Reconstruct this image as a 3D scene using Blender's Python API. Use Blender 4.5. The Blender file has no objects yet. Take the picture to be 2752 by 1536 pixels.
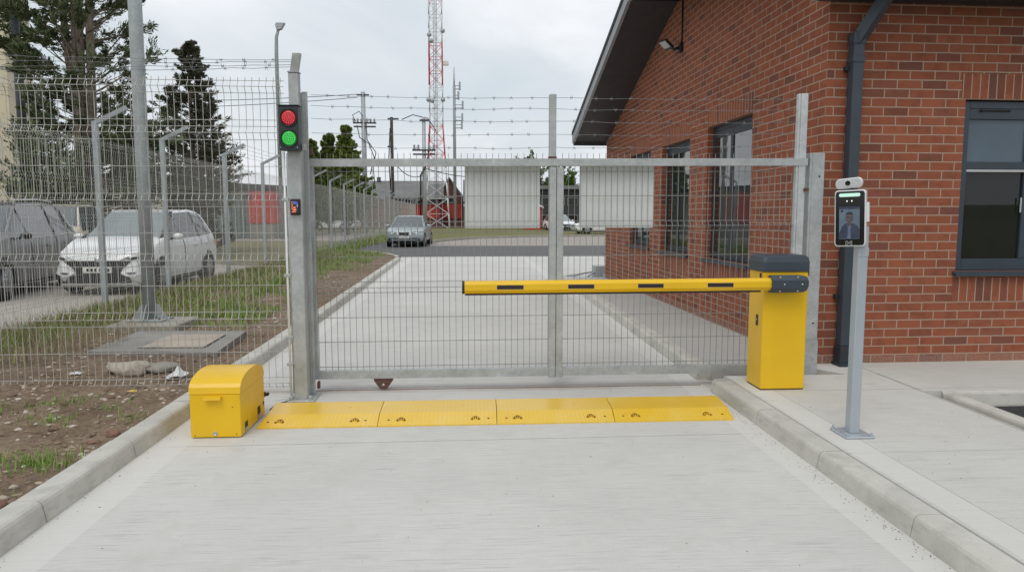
import bpy, math, random
from mathutils import Vector, Matrix, noise
random.seed(11)
SC = bpy.context.scene
COL = SC.collection
PI = math.pi
rnd = random.uniform

# ------------------------------------------------------------------ materials
MATS = {}
class N:
    def __init__(s, name):
        s.m = bpy.data.materials.new(name); s.m.use_nodes = True
        s.t = s.m.node_tree; s.n = s.t.nodes; s.l = s.t.links
        s.b = s.n['Principled BSDF']
    def new(s, typ, **kw):
        x = s.n.new(typ)
        for k, v in kw.items(): setattr(x, k, v)
        return x
    def link(s, a, b): s.l.new(a, b)
    def coord(s, kind='Object', scale=(1, 1, 1), loc=(0, 0, 0), rot=(0, 0, 0)):
        tc = s.new('ShaderNodeTexCoord'); mp = s.new('ShaderNodeMapping')
        mp.inputs['Scale'].default_value = scale; mp.inputs['Location'].default_value = loc
        mp.inputs['Rotation'].default_value = rot
        s.link(tc.outputs[kind], mp.inputs['Vector']); return mp.outputs['Vector']
    def noise(s, vec, scale, detail=4, rough=.55):
        x = s.new('ShaderNodeTexNoise'); x.inputs['Scale'].default_value = scale
        x.inputs['Detail'].default_value = detail; x.inputs['Roughness'].default_value = rough
        s.link(vec, x.inputs['Vector']); return x.outputs['Fac']
    def ramp(s, fac, stops):
        r = s.new('ShaderNodeValToRGB'); e = r.color_ramp.elements
        while len(e) < len(stops): e.new(.5)
        for i, (p, c) in enumerate(stops):
            e[i].position = p; e[i].color = (c + (1,)) if isinstance(c, tuple) else (c, c, c, 1)
        s.link(fac, r.inputs['Fac']); return r.outputs['Color']
    def mix(s, fac, a, b, mode='MIX'):
        x = s.new('ShaderNodeMix', data_type='RGBA', blend_type=mode)
        for sock, val in ((x.inputs['Factor'], fac), (x.inputs['A'], a), (x.inputs['B'], b)):
            if hasattr(val, 'links'): s.link(val, sock)
            else: sock.default_value = (val + (1,)) if isinstance(val, tuple) else val
        return x.outputs['Result']
    def math(s, op, a, b=0., c=0.):
        x = s.new('ShaderNodeMath', operation=op)
        for i, val in enumerate((a, b, c)):
            if hasattr(val, 'links'): s.link(val, x.inputs[i])
            else: x.inputs[i].default_value = val
        return x.outputs[0]
    def bump(s, h, strength=.3, dist=.01, normal=None):
        x = s.new('ShaderNodeBump'); x.inputs['Strength'].default_value = strength
        x.inputs['Distance'].default_value = dist; s.link(h, x.inputs['Height'])
        if normal: s.link(normal, x.inputs['Normal'])
        s.link(x.outputs['Normal'], s.b.inputs['Normal']); return x.outputs['Normal']
    def base(s, c):
        if hasattr(c, 'links'): s.link(c, s.b.inputs['Base Color'])
        else: s.b.inputs['Base Color'].default_value = c + (1,)
    def set(s, **kw):
        for k, v in kw.items():
            i = s.b.inputs[k.replace('_', ' ')]
            if hasattr(v, 'links'): s.link(v, i)
            else: i.default_value = v

def simple(name, c, rough=.5, metal=0., var=.12, scale=6., bump=0., emit=None, spec=.5, rv=.2):
    n = N(name); v = n.coord('Object'); f = n.noise(v, scale, 5)
    lo = tuple(x * (1 - var) for x in c); hi = tuple(min(1, x * (1 + var)) for x in c)
    n.base(n.ramp(f, [(.3, lo), (.7, hi)]))
    f2 = n.noise(v, scale * 7, 3)
    n.set(Metallic=metal); n.b.inputs['Specular IOR Level'].default_value = spec
    n.set(Roughness=n.math('MULTIPLY_ADD', f2, rv, rough - rv / 2))
    if bump: n.bump(f2, bump, .004)
    if emit:
        n.b.inputs['Emission Color'].default_value = c + (1,); n.b.inputs['Emission Strength'].default_value = emit
    MATS[name] = n.m; return n.m

def m_concrete(name, c, streak='x', joints=(), strips=(), spots=True, amp=1.):
    n = N(name); v = n.coord('Object')
    sc = (1.3, 46, 1) if streak == 'x' else (46, 1.3, 1)
    sv = n.coord('Object', sc); st = n.noise(sv, 2.2, 6, .65)
    sv2 = n.coord('Object', tuple(x * 2.7 for x in sc)); st2 = n.noise(sv2, 2.6, 4, .6)
    big = n.noise(v, .55, 4, .6); fine = n.noise(v, 160, 2, .6); mid = n.noise(v, 3.2, 6, .65)
    col = n.ramp(big, [(.32, tuple(x * (1 - .11 * amp) for x in c)), (.68, tuple(x * (1 + .06 * amp) for x in c))])
    col = n.mix(n.math('MULTIPLY', n.math('MULTIPLY', n.ramp(st, [(.38, 1.), (.5, 0.)]), n.ramp(mid, [(.38, .15), (.6, 1.)])), .85 * amp), col, tuple(x * .68 for x in c))
    col = n.mix(n.math('MULTIPLY', n.ramp(st2, [(.5, 0.), (.66, 1.)]), .5 * amp), col, tuple(min(1, x * 1.14) for x in c))
    col = n.mix(n.math('MULTIPLY', n.ramp(mid, [(.3, 1.), (.47, 0.)]), .26), col, (c[0] * .62, c[1] * .6, c[2] * .56))
    col = n.mix(n.math('MULTIPLY', n.ramp(fine, [(.33, 1.), (.42, 0.)]), .28), col, tuple(x * .5 for x in c))
    if spots:
        vo = n.new('ShaderNodeTexVoronoi'); vo.inputs['Scale'].default_value = 4.2; vo.inputs['Randomness'].default_value = 1.
        wv = n.mix(.04, v, n.new('ShaderNodeTexNoise').outputs['Color']); n.link(v, vo.inputs['Vector'])
        col = n.mix(n.ramp(vo.outputs['Distance'], [(.012, .75), (.03, 0.)]), col, tuple(x * .3 for x in c))
        vs = n.coord('Object', (.7, 2.2, 1), (3.1, 1.7, 0)); vo2 = n.new('ShaderNodeTexVoronoi'); vo2.inputs['Scale'].default_value = 1.7
        n.link(vs, vo2.inputs['Vector'])
        blot = n.math('MULTIPLY', n.ramp(vo2.outputs['Distance'], [(.02, .8), (.10, 0.)]), n.ramp(mid, [(.45, 0.), (.6, 1.)]))
        col = n.mix(n.math('MULTIPLY', blot, .85), col, tuple(x * .55 for x in c))
    sep = n.new('ShaderNodeSeparateXYZ'); n.link(v, sep.inputs[0])
    wob = n.math('MULTIPLY_ADD', mid, .012, -.006)
    for axis, pos, slope, w in joints:
        a = sep.outputs['Y' if axis == 'y' else 'X']; o = sep.outputs['X' if axis == 'y' else 'Y']
        d = n.math('ABSOLUTE', n.math('ADD', n.math('SUBTRACT', n.math('SUBTRACT', a, pos), n.math('MULTIPLY', o, slope)), wob))
        col = n.mix(n.math('MULTIPLY', n.math('LESS_THAN', d, w), .8), col, tuple(x * .35 for x in c))
    if name == 'road_concrete':      # rust run-off along the gate track
        d = n.math('ABSOLUTE', n.math('SUBTRACT', sep.outputs['Y'], 6.035))
        near = n.math('MULTIPLY', n.ramp(d, [(.0, .75), (.11, 0.)]), n.ramp(n.math('ADD', n.math('MULTIPLY', st2, .5), n.math('MULTIPLY', mid, .5)), [(.42, 0.), (.56, 1.)]))
        col = n.mix(near, col, (.33, .235, .19))
    for pos, w in strips:      # trowelled edge bands along the kerbs
        d = n.math('ABSOLUTE', n.math('SUBTRACT', sep.outputs['X'], pos))
        col = n.mix(n.math('MULTIPLY', n.math('LESS_THAN', d, w), .55), col, tuple(min(1, x * 1.1) for x in c))
    n.base(col); n.set(Roughness=.88); n.b.inputs['Specular IOR Level'].default_value = .25
    h = n.math('ADD', n.math('MULTIPLY', st2, .8), n.math('MULTIPLY', fine, .5))
    n.bump(h, .25, .004)
    MATS[name] = n.m; return n.m

def m_kerb(name, c):
    n = N(name); v = n.coord('Object'); a = n.noise(v, 2.2, 6, .65); b = n.noise(v, 60, 4, .7)
    vs = n.coord('Object', (3, 3, 9)); d = n.noise(vs, 1.6, 5, .7)
    col = n.ramp(a, [(.3, tuple(x * .8 for x in c)), (.65, tuple(x * 1.08 for x in c))])
    col = n.mix(n.math('MULTIPLY', n.ramp(d, [(.32, 1.), (.48, 0.)]), .45), col, tuple(x * .55 for x in c))
    col = n.mix(n.math('MULTIPLY', n.ramp(b, [(.3, 1.), (.42, 0.)]), .35), col, tuple(x * .5 for x in c))
    n.base(col); n.set(Roughness=.9); n.b.inputs['Specular IOR Level'].default_value = .2; n.bump(b, .25, .004)
    MATS[name] = n.m

def m_ground(name, cols, scale=1.5, bump=.6, bscale=30):
    n = N(name); v = n.coord('Object'); a = n.noise(v, scale, 8, .65); b = n.noise(v, bscale, 6, .7); c = n.noise(v, .35, 4)
    col = n.ramp(a, [(.25 + .5 * i / max(1, len(cols) - 1), x) for i, x in enumerate(cols)])
    col = n.mix(n.math('MULTIPLY', n.ramp(b, [(.35, 1.), (.55, 0.)]), .55), col, tuple(x * .5 for x in cols[0]))
    col = n.mix(n.math('MULTIPLY', n.ramp(b, [(.6, 0.), (.75, 1.)]), .4), col, tuple(min(1, x * 1.5) for x in cols[-1]))
    n.base(col); n.set(Roughness=.95); n.b.inputs['Specular IOR Level'].default_value = .15; n.bump(b, bump, .02)
    MATS[name] = n.m

def m_galv(name, c=(.42, .44, .44), metal=.25):
    n = N(name); v = n.coord('Object')
    vo = n.new('ShaderNodeTexVoronoi'); vo.inputs['Scale'].default_value = 38; n.link(v, vo.inputs['Vector'])
    a = n.noise(v, 5, 6, .65); b = n.noise(v, 1.1, 4)
    col = n.ramp(a, [(.3, tuple(x * .8 for x in c)), (.7, tuple(min(1, x * 1.16) for x in c))])
    bw = n.new('ShaderNodeRGBToBW'); n.link(vo.outputs['Color'], bw.inputs[0]); col = n.mix(.16, col, bw.outputs[0], 'SOFT_LIGHT')
    col = n.mix(n.math('MULTIPLY', n.ramp(a, [(.64, 0.), (.7, 1.)]), .5), col, tuple(min(1, x * 1.5) for x in c))
    n.base(col); n.set(Metallic=metal); n.set(Roughness=n.math('MULTIPLY_ADD', a, .3, .35)); n.bump(a, .08, .004)
    MATS[name] = n.m

def m_brick(name, soldier=False, dark=1.):
    n = N(name); tc = n.new('ShaderNodeTexCoord'); mp = n.new('ShaderNodeMapping')
    n.link(tc.outputs['UV'], mp.inputs['Vector'])
    nz = n.noise(tc.outputs['UV'], 9, 3)
    nz.node.noise_dimensions = '3D'
    wob = n.mix(.0045, mp.outputs['Vector'], nz.node.outputs['Color'], 'ADD')
    def bt(c1, c2, mo):
        b = n.new('ShaderNodeTexBrick'); b.offset = 0. if soldier else .5
        b.inputs['Scale'].default_value = 1.; b.inputs['Brick Width'].default_value = .238; b.inputs['Row Height'].default_value = .0815
        b.inputs['Mortar Size'].default_value = .0058; b.inputs['Mortar Smooth'].default_value = .15
        b.inputs['Color1'].default_value = c1 + (1,); b.inputs['Color2'].default_value = c2 + (1,); b.inputs['Mortar'].default_value = mo + (1,)
        b.inputs['Bias'].default_value = 0; n.link(wob, b.inputs['Vector']); return b
    k = dark
    A = bt((0, 0, 0), (1, 1, 1), (.5, .5, .5))
    var = n.ramp(A.outputs['Color'], [(0., (.175 * k, .074 * k, .054 * k)), (.1, (.235 * k, .083 * k, .052 * k)), (.35, (.32 * k, .103 * k, .055 * k)), (.6, (.288 * k, .092 * k, .051 * k)), (.85, (.345 * k, .114 * k, .061 * k)), (1., (.24 * k, .089 * k, .060 * k))])
    uvn = n.noise(mp.outputs['Vector'], 7, 6, .65); fn = n.noise(mp.outputs['Vector'], 90, 4, .7)
    var = n.mix(n.math('MULTIPLY', n.ramp(uvn, [(.35, 1.), (.52, 0.)]), .45), var, (.14 * k, .052 * k, .036 * k))
    var = n.mix(n.math('MULTIPLY', n.ramp(fn, [(.58, 0.), (.75, 1.)]), .25), var, (.46, .16, .085))
    mort = n.ramp(fn, [(.3, (.36 * k, .255 * k, .19 * k)), (.7, (.46 * k, .335 * k, .255 * k))])
    col = n.mix(A.outputs['Fac'], var, mort)
    sep = n.new('ShaderNodeSeparateXYZ'); n.link(mp.outputs['Vector'], sep.inputs[0])
    if not soldier:   # dirty lowest course
        low = n.math('MULTIPLY', n.math('LESS_THAN', n.math('MULTIPLY_ADD', uvn, .09, sep.outputs['Y']), .115), n.ramp(fn, [(.42, 0.), (.62, .7)]))
        col = n.mix(low, col, (.36, .29, .24))
    n.base(col); n.set(Roughness=.88); n.b.inputs['Specular IOR Level'].default_value = .2
    h = n.math('ADD', n.math('MULTIPLY', A.outputs['Fac'], -1.), n.math('MULTIPLY', fn, .25))
    n.bump(h, .55, .006)
    MATS[name] = n.m

def m_glass(name, c=(.012, .016, .017), ior=1.9, rough=.015, wave=.02):
    n = N(name); v = n.coord('Object'); a = n.noise(v, 1.4, 3); n.base(n.ramp(a, [(.3, tuple(x * .7 for x in c)), (.7, c)]))
    n.set(Roughness=rough, IOR=ior); n.bump(a, wave, .02); MATS[name] = n.m

def m_leaf(name, cols, trans=.0, rough=.6):
    n = N(name); g = n.new('ShaderNodeNewGeometry'); v = n.coord('Object'); a = n.noise(v, 1.3, 3)
    f = n.math('ADD', n.math('MULTIPLY', g.outputs['Random Per Island'], .6), n.math('MULTIPLY', a, .4))
    n.base(n.ramp(f, [(.15 + .7 * i / (len(cols) - 1), c) for i, c in enumerate(cols)]))
    n.set(Roughness=rough); n.b.inputs['Specular IOR Level'].default_value = .2; MATS[name] = n.m

def m_bark(name, c):
    n = N(name); v = n.coord('Object', (6, 6, 1)); a = n.noise(v, 2.4, 8, .7)
    n.base(n.ramp(a, [(.3, tuple(x * .45 for x in c)), (.7, tuple(x * 1.25 for x in c))])); n.set(Roughness=.95); n.bump(a, .8, .03); MATS[name] = n.m

m_concrete('road_concrete', (.60, .585, .55), 'x', joints=[('y', 4.62, .011, .004), ('y', 5.955, .004, .002), ('y', 6.13, .004, .003), ('y', 6.21, .004, .004), ('y', 12.4, 0, .008), ('y', 18.6, 0, .008)], strips=[(-1.94, .11), (1.98, .1)])
m_concrete('pavement_concrete', (.585, .57, .53), 'x', joints=[('y', 5.36, .0, .004), ('y', 3.9, .0, .0025), ('x', 2.217, 0, .0035), ('x', 2.43, 0, .002), ('x', 3.56, 0.005, .0055)], strips=[(2.337, .09)], amp=.8)
m_concrete('path_concrete', (.47, .462, .435), 'x', amp=.7)
m_concrete('far_concrete', (.36, .325, .29), 'x', spots=False, amp=.7)
m_concrete('parking_concrete', (.42, .385, .335), 'y', spots=False, amp=.8)
m_kerb('kerb_concrete', (.545, .525, .475))
m_kerb('old_concrete', (.33, .31, .26))
m_kerb('slab_grey', (.29, .275, .25)); m_kerb('slab_pale', (.44, .37, .31))
m_ground('tarmac', [(.045, .045, .045), (.06, .06, .059), (.075, .074, .072)], 30, .5, 120)
m_ground('asphalt_far', [(.135, .135, .136), (.155, .155, .156), (.175, .174, .174)], .8, .1, 40)
m_ground('soil', [(.135, .092, .062), (.20, .142, .097), (.262, .195, .138), (.335, .262, .195)], 2.2, .9, 24)
m_ground('lawn', [(.20, .165, .085), (.215, .195, .09), (.165, .18, .07), (.26, .215, .125)], 1.1, .8, 12)
m_ground('dry_field', [(.17, .165, .085), (.22, .20, .11), (.20, .205, .10)], .25, .5, 6)
m_galv('galvanised'); m_galv('galvanised_bright', (.54, .56, .56)); m_galv('wire_metal', (.46, .45, .425), .1); m_galv('pole_grey', (.33, .36, .36), .1)
m_galv('gate_wire', (.25, .26, .25), .1); m_galv('barb_metal', (.19, .195, .20), .1); m_galv('post_blue_grey', (.36, .40, .41), .15)
m_brick('brick'); m_brick('soldier_brick', True)
m_glass('window_glass', (.017, .020, .019), 1.45); m_glass('blind_glass', (.085, .125, .165), 1.6); m_glass('side_glass', (.022, .03, .03), 2.3, .02, .05)
m_glass('car_glass', (.085, .105, .115), 2.0, .03); m_glass('pale_glass', (.22, .27, .27), 2.0, .03); m_glass('lamp_lens', (.45, .47, .48), 1.6, .1)
simple('yellow', (.80, .485, .008), .33, var=.05, scale=3, bump=.02)
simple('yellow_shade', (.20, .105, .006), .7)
simple('rubber_black', (.022, .014, .012), .6); simple('black_plastic', (.012, .013, .015), .45); simple('gloss_black', (.006, .006, .007), .12, var=.02)
simple('anthracite', (.042, .056, .073), .42, var=.08); simple('anthracite_dark', (.022, .028, .036), .5)
simple('soffit_dark', (.036, .03, .032), .6); simple('barge_grey', (.30, .32, .34), .45, .2)
simple('signal_case', (.025, .035, .038), .45)
simple('red_lens', (.34, .004, .012), .35, emit=.16); simple('green_lens', (.003, .30, .03), .35, emit=.2)
simple('red_led', (1., .14, .15), .3, var=.02, emit=.8); simple('green_led', (.16, 1., .2), .3, var=.02, emit=.8)
simple('lens_ring', (.015, .015, .017), .3)
simple('white_plastic', (.72, .73, .73), .35, var=.03); simple('grey_face', (.50, .51, .52), .4, var=.03)
simple('post_silver', (.42, .46, .50), .38, .25, var=.05); simple('mint_light', (.50, .78, .66), .3, var=.03, emit=.35)
simple('screen_blue', (.075, .105, .14), .2, var=.4, scale=9, emit=.42); simple('screen_dark', (.025, .032, .055), .2, var=.5, scale=30, emit=.4)
simple('screen_skin', (.065, .05, .052), .3, var=.5, scale=40, emit=.45); simple('screen_hair', (.016, .018, .026), .3, emit=.5); simple('screen_shirt', (.07, .085, .125), .3, var=.3, emit=.4)
simple('sensor_white', (.8, .8, .75), .3, emit=.8); simple('mark_white', (.55, .56, .56), .5)
simple('reader_blue', (.05, .1, .35), .3, emit=.6); simple('reader_orange', (.7, .16, .05), .3, emit=.8)
simple('rust', (.13, .065, .05), .8, .1, var=.35, scale=40, bump=.3); simple('bolt_steel', (.5, .5, .5), .35, .6)
simple('rail_rust', (.22, .15, .125), .7, .1, var=.3, scale=20); simple('mark_edge', (.78, .58, .24), .5); simple('panel_white', (.62, .64, .635), .5, var=.04, scale=2)
simple('white_paint', (.86, .87, .87), .22, var=.02, rv=.03); simple('silver_paint', (.40, .45, .46), .28, .45, var=.04, rv=.03); simple('grey_paint', (.25, .25, .255), .28, .35, var=.05, rv=.03)
simple('cream_paint', (.72, .66, .53), .25, var=.03, rv=.03); simple('dark_paint', (.07, .075, .08), .3, .3, rv=.03)
simple('tyre', (.014, .014, .015), .8, bump=.4); simple('alloy', (.38, .39, .4), .35, .6); simple('chrome', (.66, .67, .68), .2, .8)
simple('trim_black', (.013, .013, .02), .4); simple('plate_white', (.72, .72, .68), .4)
simple('render_cream', (.62, .55, .40), .9, var=.1, scale=.4); simple('render_beige', (.46, .43, .37), .9, var=.1, scale=.4)
simple('roof_grey', (.175, .17, .17), .8, var=.2, scale=.5); simple('roof_dark', (.05, .05, .055), .8); simple('red_wall', (.52, .055, .035), .7, var=.12, scale=.7)
simple('maroon_wall', (.16, .06, .055), .85, var=.25, scale=.6); simple('wall_grey', (.23, .22, .20), .9, var=.25, scale=.9); simple('teal_grey', (.16, .20, .19), .8, var=.15)
simple('mast_red', (.52, .045, .04), .5); simple('mast_white', (.72, .72, .72), .5); simple('dark_steel', (.06, .065, .075), .5)
simple('wood_pole', (.07, .055, .045), .9, var=.3, scale=9); simple('insulator', (.3, .3, .32), .4); simple('cable_black', (.03, .03, .035), .6)
simple('aerial_grey', (.40, .42, .44), .5, .2)
simple('stone_pale', (.42, .37, .30), .9, var=.2, scale=30, bump=.4); simple('stone_brown', (.22, .13, .09), .9, var=.25, scale=25, bump=.5)
simple('plastic_film', (.72, .72, .70), .4, var=.08, scale=20); simple('leaf_yellow', (.62, .42, .10), .7)
m_leaf('conifer_dark', [(.05, .064, .036), (.08, .108, .05), (.12, .155, .07), (.18, .205, .10)])
m_leaf('conifer_grey', [(.075, .077, .052), (.115, .12, .076), (.16, .16, .105), (.22, .21, .14)])
m_leaf('cypress_green', [(.085, .125, .028), (.14, .195, .045), (.20, .26, .065), (.27, .32, .10)])
m_leaf('leaf_fresh', [(.04, .08, .014), (.08, .14, .025), (.13, .19, .04)])
m_leaf('grass', [(.10, .215, .022), (.15, .30, .04), (.21, .36, .06), (.28, .35, .10), (.36, .33, .17)])
m_leaf('dry_grass', [(.20, .165, .10), (.30, .25, .155), (.40, .335, .22)])
m_leaf('pebbles', [(.19, .135, .095), (.30, .23, .17), (.44, .38, .31), (.60, .54, .47)])
m_bark('bark', (.27, .225, .175))

# yellow ramp sections: chequer tread and pale wear, scuffed where wheels pass
def m_ramp():
    n = N('yellow_tread'); v = n.coord('Object')
    wv = n.new('ShaderNodeTexChecker'); wv.inputs['Scale'].default_value = 46
    rv = n.coord('Object', (1, 1, .01), (0, 0, 0), (0, 0, PI / 4)); n.link(rv, wv.inputs['Vector'])
    a = n.noise(v, 2.0, 6, .65); b = n.noise(v, 38, 4, .7)
    col = n.ramp(a, [(.3, (.80, .50, .02)), (.5, (.82, .52, .03)), (.72, (.82, .57, .12))])
    col = n.mix(n.math('MULTIPLY', wv.outputs['Fac'], .16), col, (.60, .34, .01))
    col = n.mix(n.math('MULTIPLY', n.ramp(b, [(.3, 1.), (.4, 0.)]), .35), col, (.42, .26, .06))
    n.base(col); n.set(Roughness=n.math('MULTIPLY_ADD', a, .2, .2), IOR=1.7); n.bump(wv.outputs['Fac'], .22, .003); MATS['yellow_tread'] = n.m
m_ramp()

# ------------------------------------------------------------------ mesh builder
ORG = {}
def vec(*a): return Vector(a)
class MB:
    def __init__(s): s.v = []; s.f = []; s.uv = {}; s.sm = set()
    def add(s, vs, fs, smooth=False):
        o = len(s.v); s.v += [tuple(x) for x in vs]; k = len(s.f)
        s.f += [tuple(i + o for i in f) for f in fs]
        if smooth: s.sm.update(range(k, len(s.f)))
        return s
    def quad(s, a, b, c, d): return s.add([a, b, c, d], [(0, 1, 2, 3)])
    def poly(s, pts): return s.add(pts, [tuple(range(len(pts)))])
    def box(s, x0, x1, y0, y1, z0, z1):
        vs = [(x, y, z) for z in (z0, z1) for y in (y0, y1) for x in (x0, x1)]
        return s.add(vs, [(0, 2, 3, 1), (4, 5, 7, 6), (0, 1, 5, 4), (2, 6, 7, 3), (0, 4, 6, 2), (1, 3, 7, 5)])
    def bbox(s, x0, x1, y0, y1, z0, z1, b=.004):
        """box with chamfered edges (three stacked loops)"""
        L = []
        def loop(i, z): return [(x0 + i + b, y0 + i, z), (x1 - i - b, y0 + i, z), (x1 - i, y0 + i + b, z), (x1 - i, y1 - i - b, z), (x1 - i - b, y1 - i, z), (x0 + i + b, y1 - i, z), (x0 + i, y1 - i - b, z), (x0 + i, y0 + i + b, z)]
        L = [loop(b, z0), loop(0, z0 + b), loop(0, z1 - b), loop(b, z1)]
        vs = [p for l in L for p in l]; fs = [tuple(range(7, -1, -1)), tuple(range(24, 32))]
        for k in range(3):
            for i in range(8): j = (i + 1) % 8; fs.append((k * 8 + i, k * 8 + j, k * 8 + 8 + j, k * 8 + 8 + i))
        return s.add(vs, fs)
    def prism(s, pts, ext):
        n = len(pts); e = Vector(ext); q = [tuple(Vector(p) + e) for p in pts]
        fs = [tuple(range(n - 1, -1, -1)), tuple(range(n, 2 * n))] + [(i, (i + 1) % n, n + (i + 1) % n, n + i) for i in range(n)]
        return s.add(list(pts) + q, fs)
    def tube(s, path, r, n=8, cap=True, smooth=True, r2=None):
        P = [Vector(p) for p in path]; m = len(P); vs = []
        up = None
        for i, p in enumerate(P):
            t = (P[min(i + 1, m - 1)] - P[max(i - 1, 0)]).normalized()
            if up is None:
                up = Vector((0, 0, 1)) if abs(t.z) < .9 else Vector((0, 1, 0))
            a = t.cross(up)
            if a.length < 1e-5: a = t.cross(Vector((1, 0, 0)))
            a.normalize(); up = a.cross(t).normalized()
            rr = r if not isinstance(r, (list, tuple)) else r[i]
            if r2 is not None: rr = r + (r2 - r) * i / max(1, m - 1)
            for k in range(n):
                an = 2 * PI * (k + .5) / n; vs.append(p + a * (rr * math.cos(an)) + up * (rr * math.sin(an)))
        fs = []
        for i in range(m - 1):
            for k in range(n): j = (k + 1) % n; fs.append((i * n + k, i * n + j, i * n + n + j, i * n + n + k))
        if cap: fs += [tuple(range(n - 1, -1, -1)), tuple(range((m - 1) * n, m * n))]
        return s.add(vs, fs, smooth and n > 4)
    def lathe(s, prof, c, axis='z', n=20, smooth=True):
        vs = []
        for r, h in prof:
            for k in range(n):
                a = 2 * PI * k / n; x, y = r * math.cos(a), r * math.sin(a)
                p = {'z': (x, y, h), 'y': (x, h, y), 'x': (h, x, y)}[axis]; vs.append((c[0] + p[0], c[1] + p[1], c[2] + p[2]))
        m = len(prof); fs = [(i * n + k, i * n + (k + 1) % n, i * n + n + (k + 1) % n, i * n + n + k) for i in range(m - 1) for k in range(n)]
        if prof[0][0] > 1e-6: fs.append(tuple(range(n)))
        if prof[-1][0] > 1e-6: fs.append(tuple(range((m - 1) * n, m * n)))
        return s.add(vs, fs, smooth)
    def bar(s, a, b, w, h):
        """rectangular bar from a to b"""
        a, b = Vector(a), Vector(b); t = (b - a).normalized(); up = Vector((0, 0, 1)) if abs(t.z) < .95 else Vector((0, 1, 0))
        x = t.cross(up).normalized() * (w / 2); y = x.cross(t).normalized() * (h / 2)
        vs = [p + sx * x + sy * y for p in (a, b) for sx, sy in ((-1, -1), (1, -1), (1, 1), (-1, 1))]
        return s.add(vs, [(3, 2, 1, 0), (4, 5, 6, 7)] + [(i, (i + 1) % 4, 4 + (i + 1) % 4, 4 + i) for i in range(4)])
    def xf(s, M):
        s.v = [tuple(M @ Vector(p)) for p in s.v]; return s
    def build(s, name, mat, parent=None, local=False, uvf=None):
        me = bpy.data.meshes.new(name)
        org = Vector((0, 0, 0))
        if parent is not None and not local: org = ORG[parent.name]
        me.from_pydata([tuple(Vector(p) - org) for p in s.v], [], s.f)
        me.materials.append(MATS[mat])
        if s.sm:
            for i, p in enumerate(me.polygons): p.use_smooth = i in s.sm
        if uvf:
            ul = me.uv_layers.new(name='UVMap')
            for p in me.polygons:
                for li in p.loop_indices:
                    ul.data[li].uv = uvf(me.vertices[me.loops[li].vertex_index].co, p.normal)
        me.validate(); me.update()
        if len(s.f) < 60000 and mat not in ('grass', 'dry_grass', 'pebbles') and not name.startswith('crown'):
            import bmesh
            b = bmesh.new(); b.from_mesh(me); bmesh.ops.recalc_face_normals(b, faces=b.faces); b.to_mesh(me); b.free()
        o = bpy.data.objects.new(name, me); COL.objects.link(o)
        if parent is not None: o.parent = parent; ORG[o.name] = org
        else: ORG[o.name] = Vector((0, 0, 0))
        return o

def thing(name, label, cat, loc=(0, 0, 0), rz=0, group=None):
    o = bpy.data.objects.new(name, None); COL.objects.link(o); o.location = loc; o.rotation_euler = (0, 0, rz)
    o.empty_display_size = .1
    o['label'] = label; o['category'] = cat
    if group: o['group'] = group
    ORG[o.name] = Vector(loc) if rz == 0 else Vector((0, 0, 0)); return o
def tag(o, label, cat, group=None):
    o['label'] = label; o['category'] = cat
    if group: o['group'] = group
    return o
def struct(o): o['kind'] = 'structure'; return o
def dup(root, loc, label, rz=None):
    r = root.copy(); COL.objects.link(r); r.location = loc; r['label'] = label
    if rz is not None: r.rotation_euler = (0, 0, rz)
    for ch in list(root.children):
        c = ch.copy(); COL.objects.link(c); c.parent = r
        for g in list(ch.children):
            d = g.copy(); COL.objects.link(d); d.parent = c
    return r
def nz(x, y, z=0., s=1.): return noise.noise(Vector((x * s, y * s, z)))

# ------------------------------------------------------------------ camera, world, sun
F = 1780.0
cam = bpy.data.cameras.new('Camera'); co = bpy.data.objects.new('Camera', cam); COL.objects.link(co); SC.camera = co
cam.sensor_width = 36; cam.lens = F / 2576 * 36; cam.clip_end = 3000
TH = math.atan(179 / F); PH = math.atan(113 / F * math.cos(TH))
co.location = (0, 0, 1.5); co.rotation_euler = (PI / 2 - TH, 0, -PH)
w = bpy.data.worlds.new('World'); SC.world = w; w.use_nodes = True
t = w.node_tree; nn = t.nodes; bg = nn['Background']
sky = nn.new('ShaderNodeTexSky'); sky.sky_type = 'NISHITA'; sky.sun_disc = False
SUN_EL, SUN_AZ = math.radians(58), math.radians(200)
sky.sun_elevation = SUN_EL; sky.sun_rotation = SUN_AZ; sky.air_density = 1.4; sky.dust_density = 3
tc = nn.new('ShaderNodeTexCoord'); mp = nn.new('ShaderNodeMapping'); mp.inputs['Scale'].default_value = (1, 1, 2.6); mp.inputs['Location'].default_value = (3.3, .4, 1.2)
t.links.new(tc.outputs['Generated'], mp.inputs['Vector'])
n1 = nn.new('ShaderNodeTexNoise'); n1.inputs['Scale'].default_value = 2.4; n1.inputs['Detail'].default_value = 5; n1.inputs['Roughness'].default_value = .5; n1.inputs['Distortion'].default_value = .35
t.links.new(mp.outputs['Vector'], n1.inputs['Vector'])
cr = nn.new('ShaderNodeValToRGB'); e = cr.color_ramp.elements
e[0].position = .30; e[0].color = (6.1, 6.95, 7.6, 1); e[1].position = .64; e[1].color = (9.3, 9.5, 9.9, 1)
x = e.new(.48); x.color = (7.3, 7.8, 8.25, 1)
t.links.new(n1.outputs['Fac'], cr.inputs['Fac'])
mx = nn.new('ShaderNodeMix'); mx.data_type = 'RGBA'; mx.inputs['Factor'].default_value = .93
t.links.new(sky.outputs['Color'], mx.inputs['A']); t.links.new(cr.outputs['Color'], mx.inputs['B'])
t.links.new(mx.outputs['Result'], bg.inputs['Color']); bg.inputs['Strength'].default_value = .095
sl = bpy.data.lights.new('sun', 'SUN'); sl.energy = 1.0; sl.angle = math.radians(28); sl.color = (1, .965, .91)
so = bpy.data.objects.new('sun', sl); COL.objects.link(so)
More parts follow.
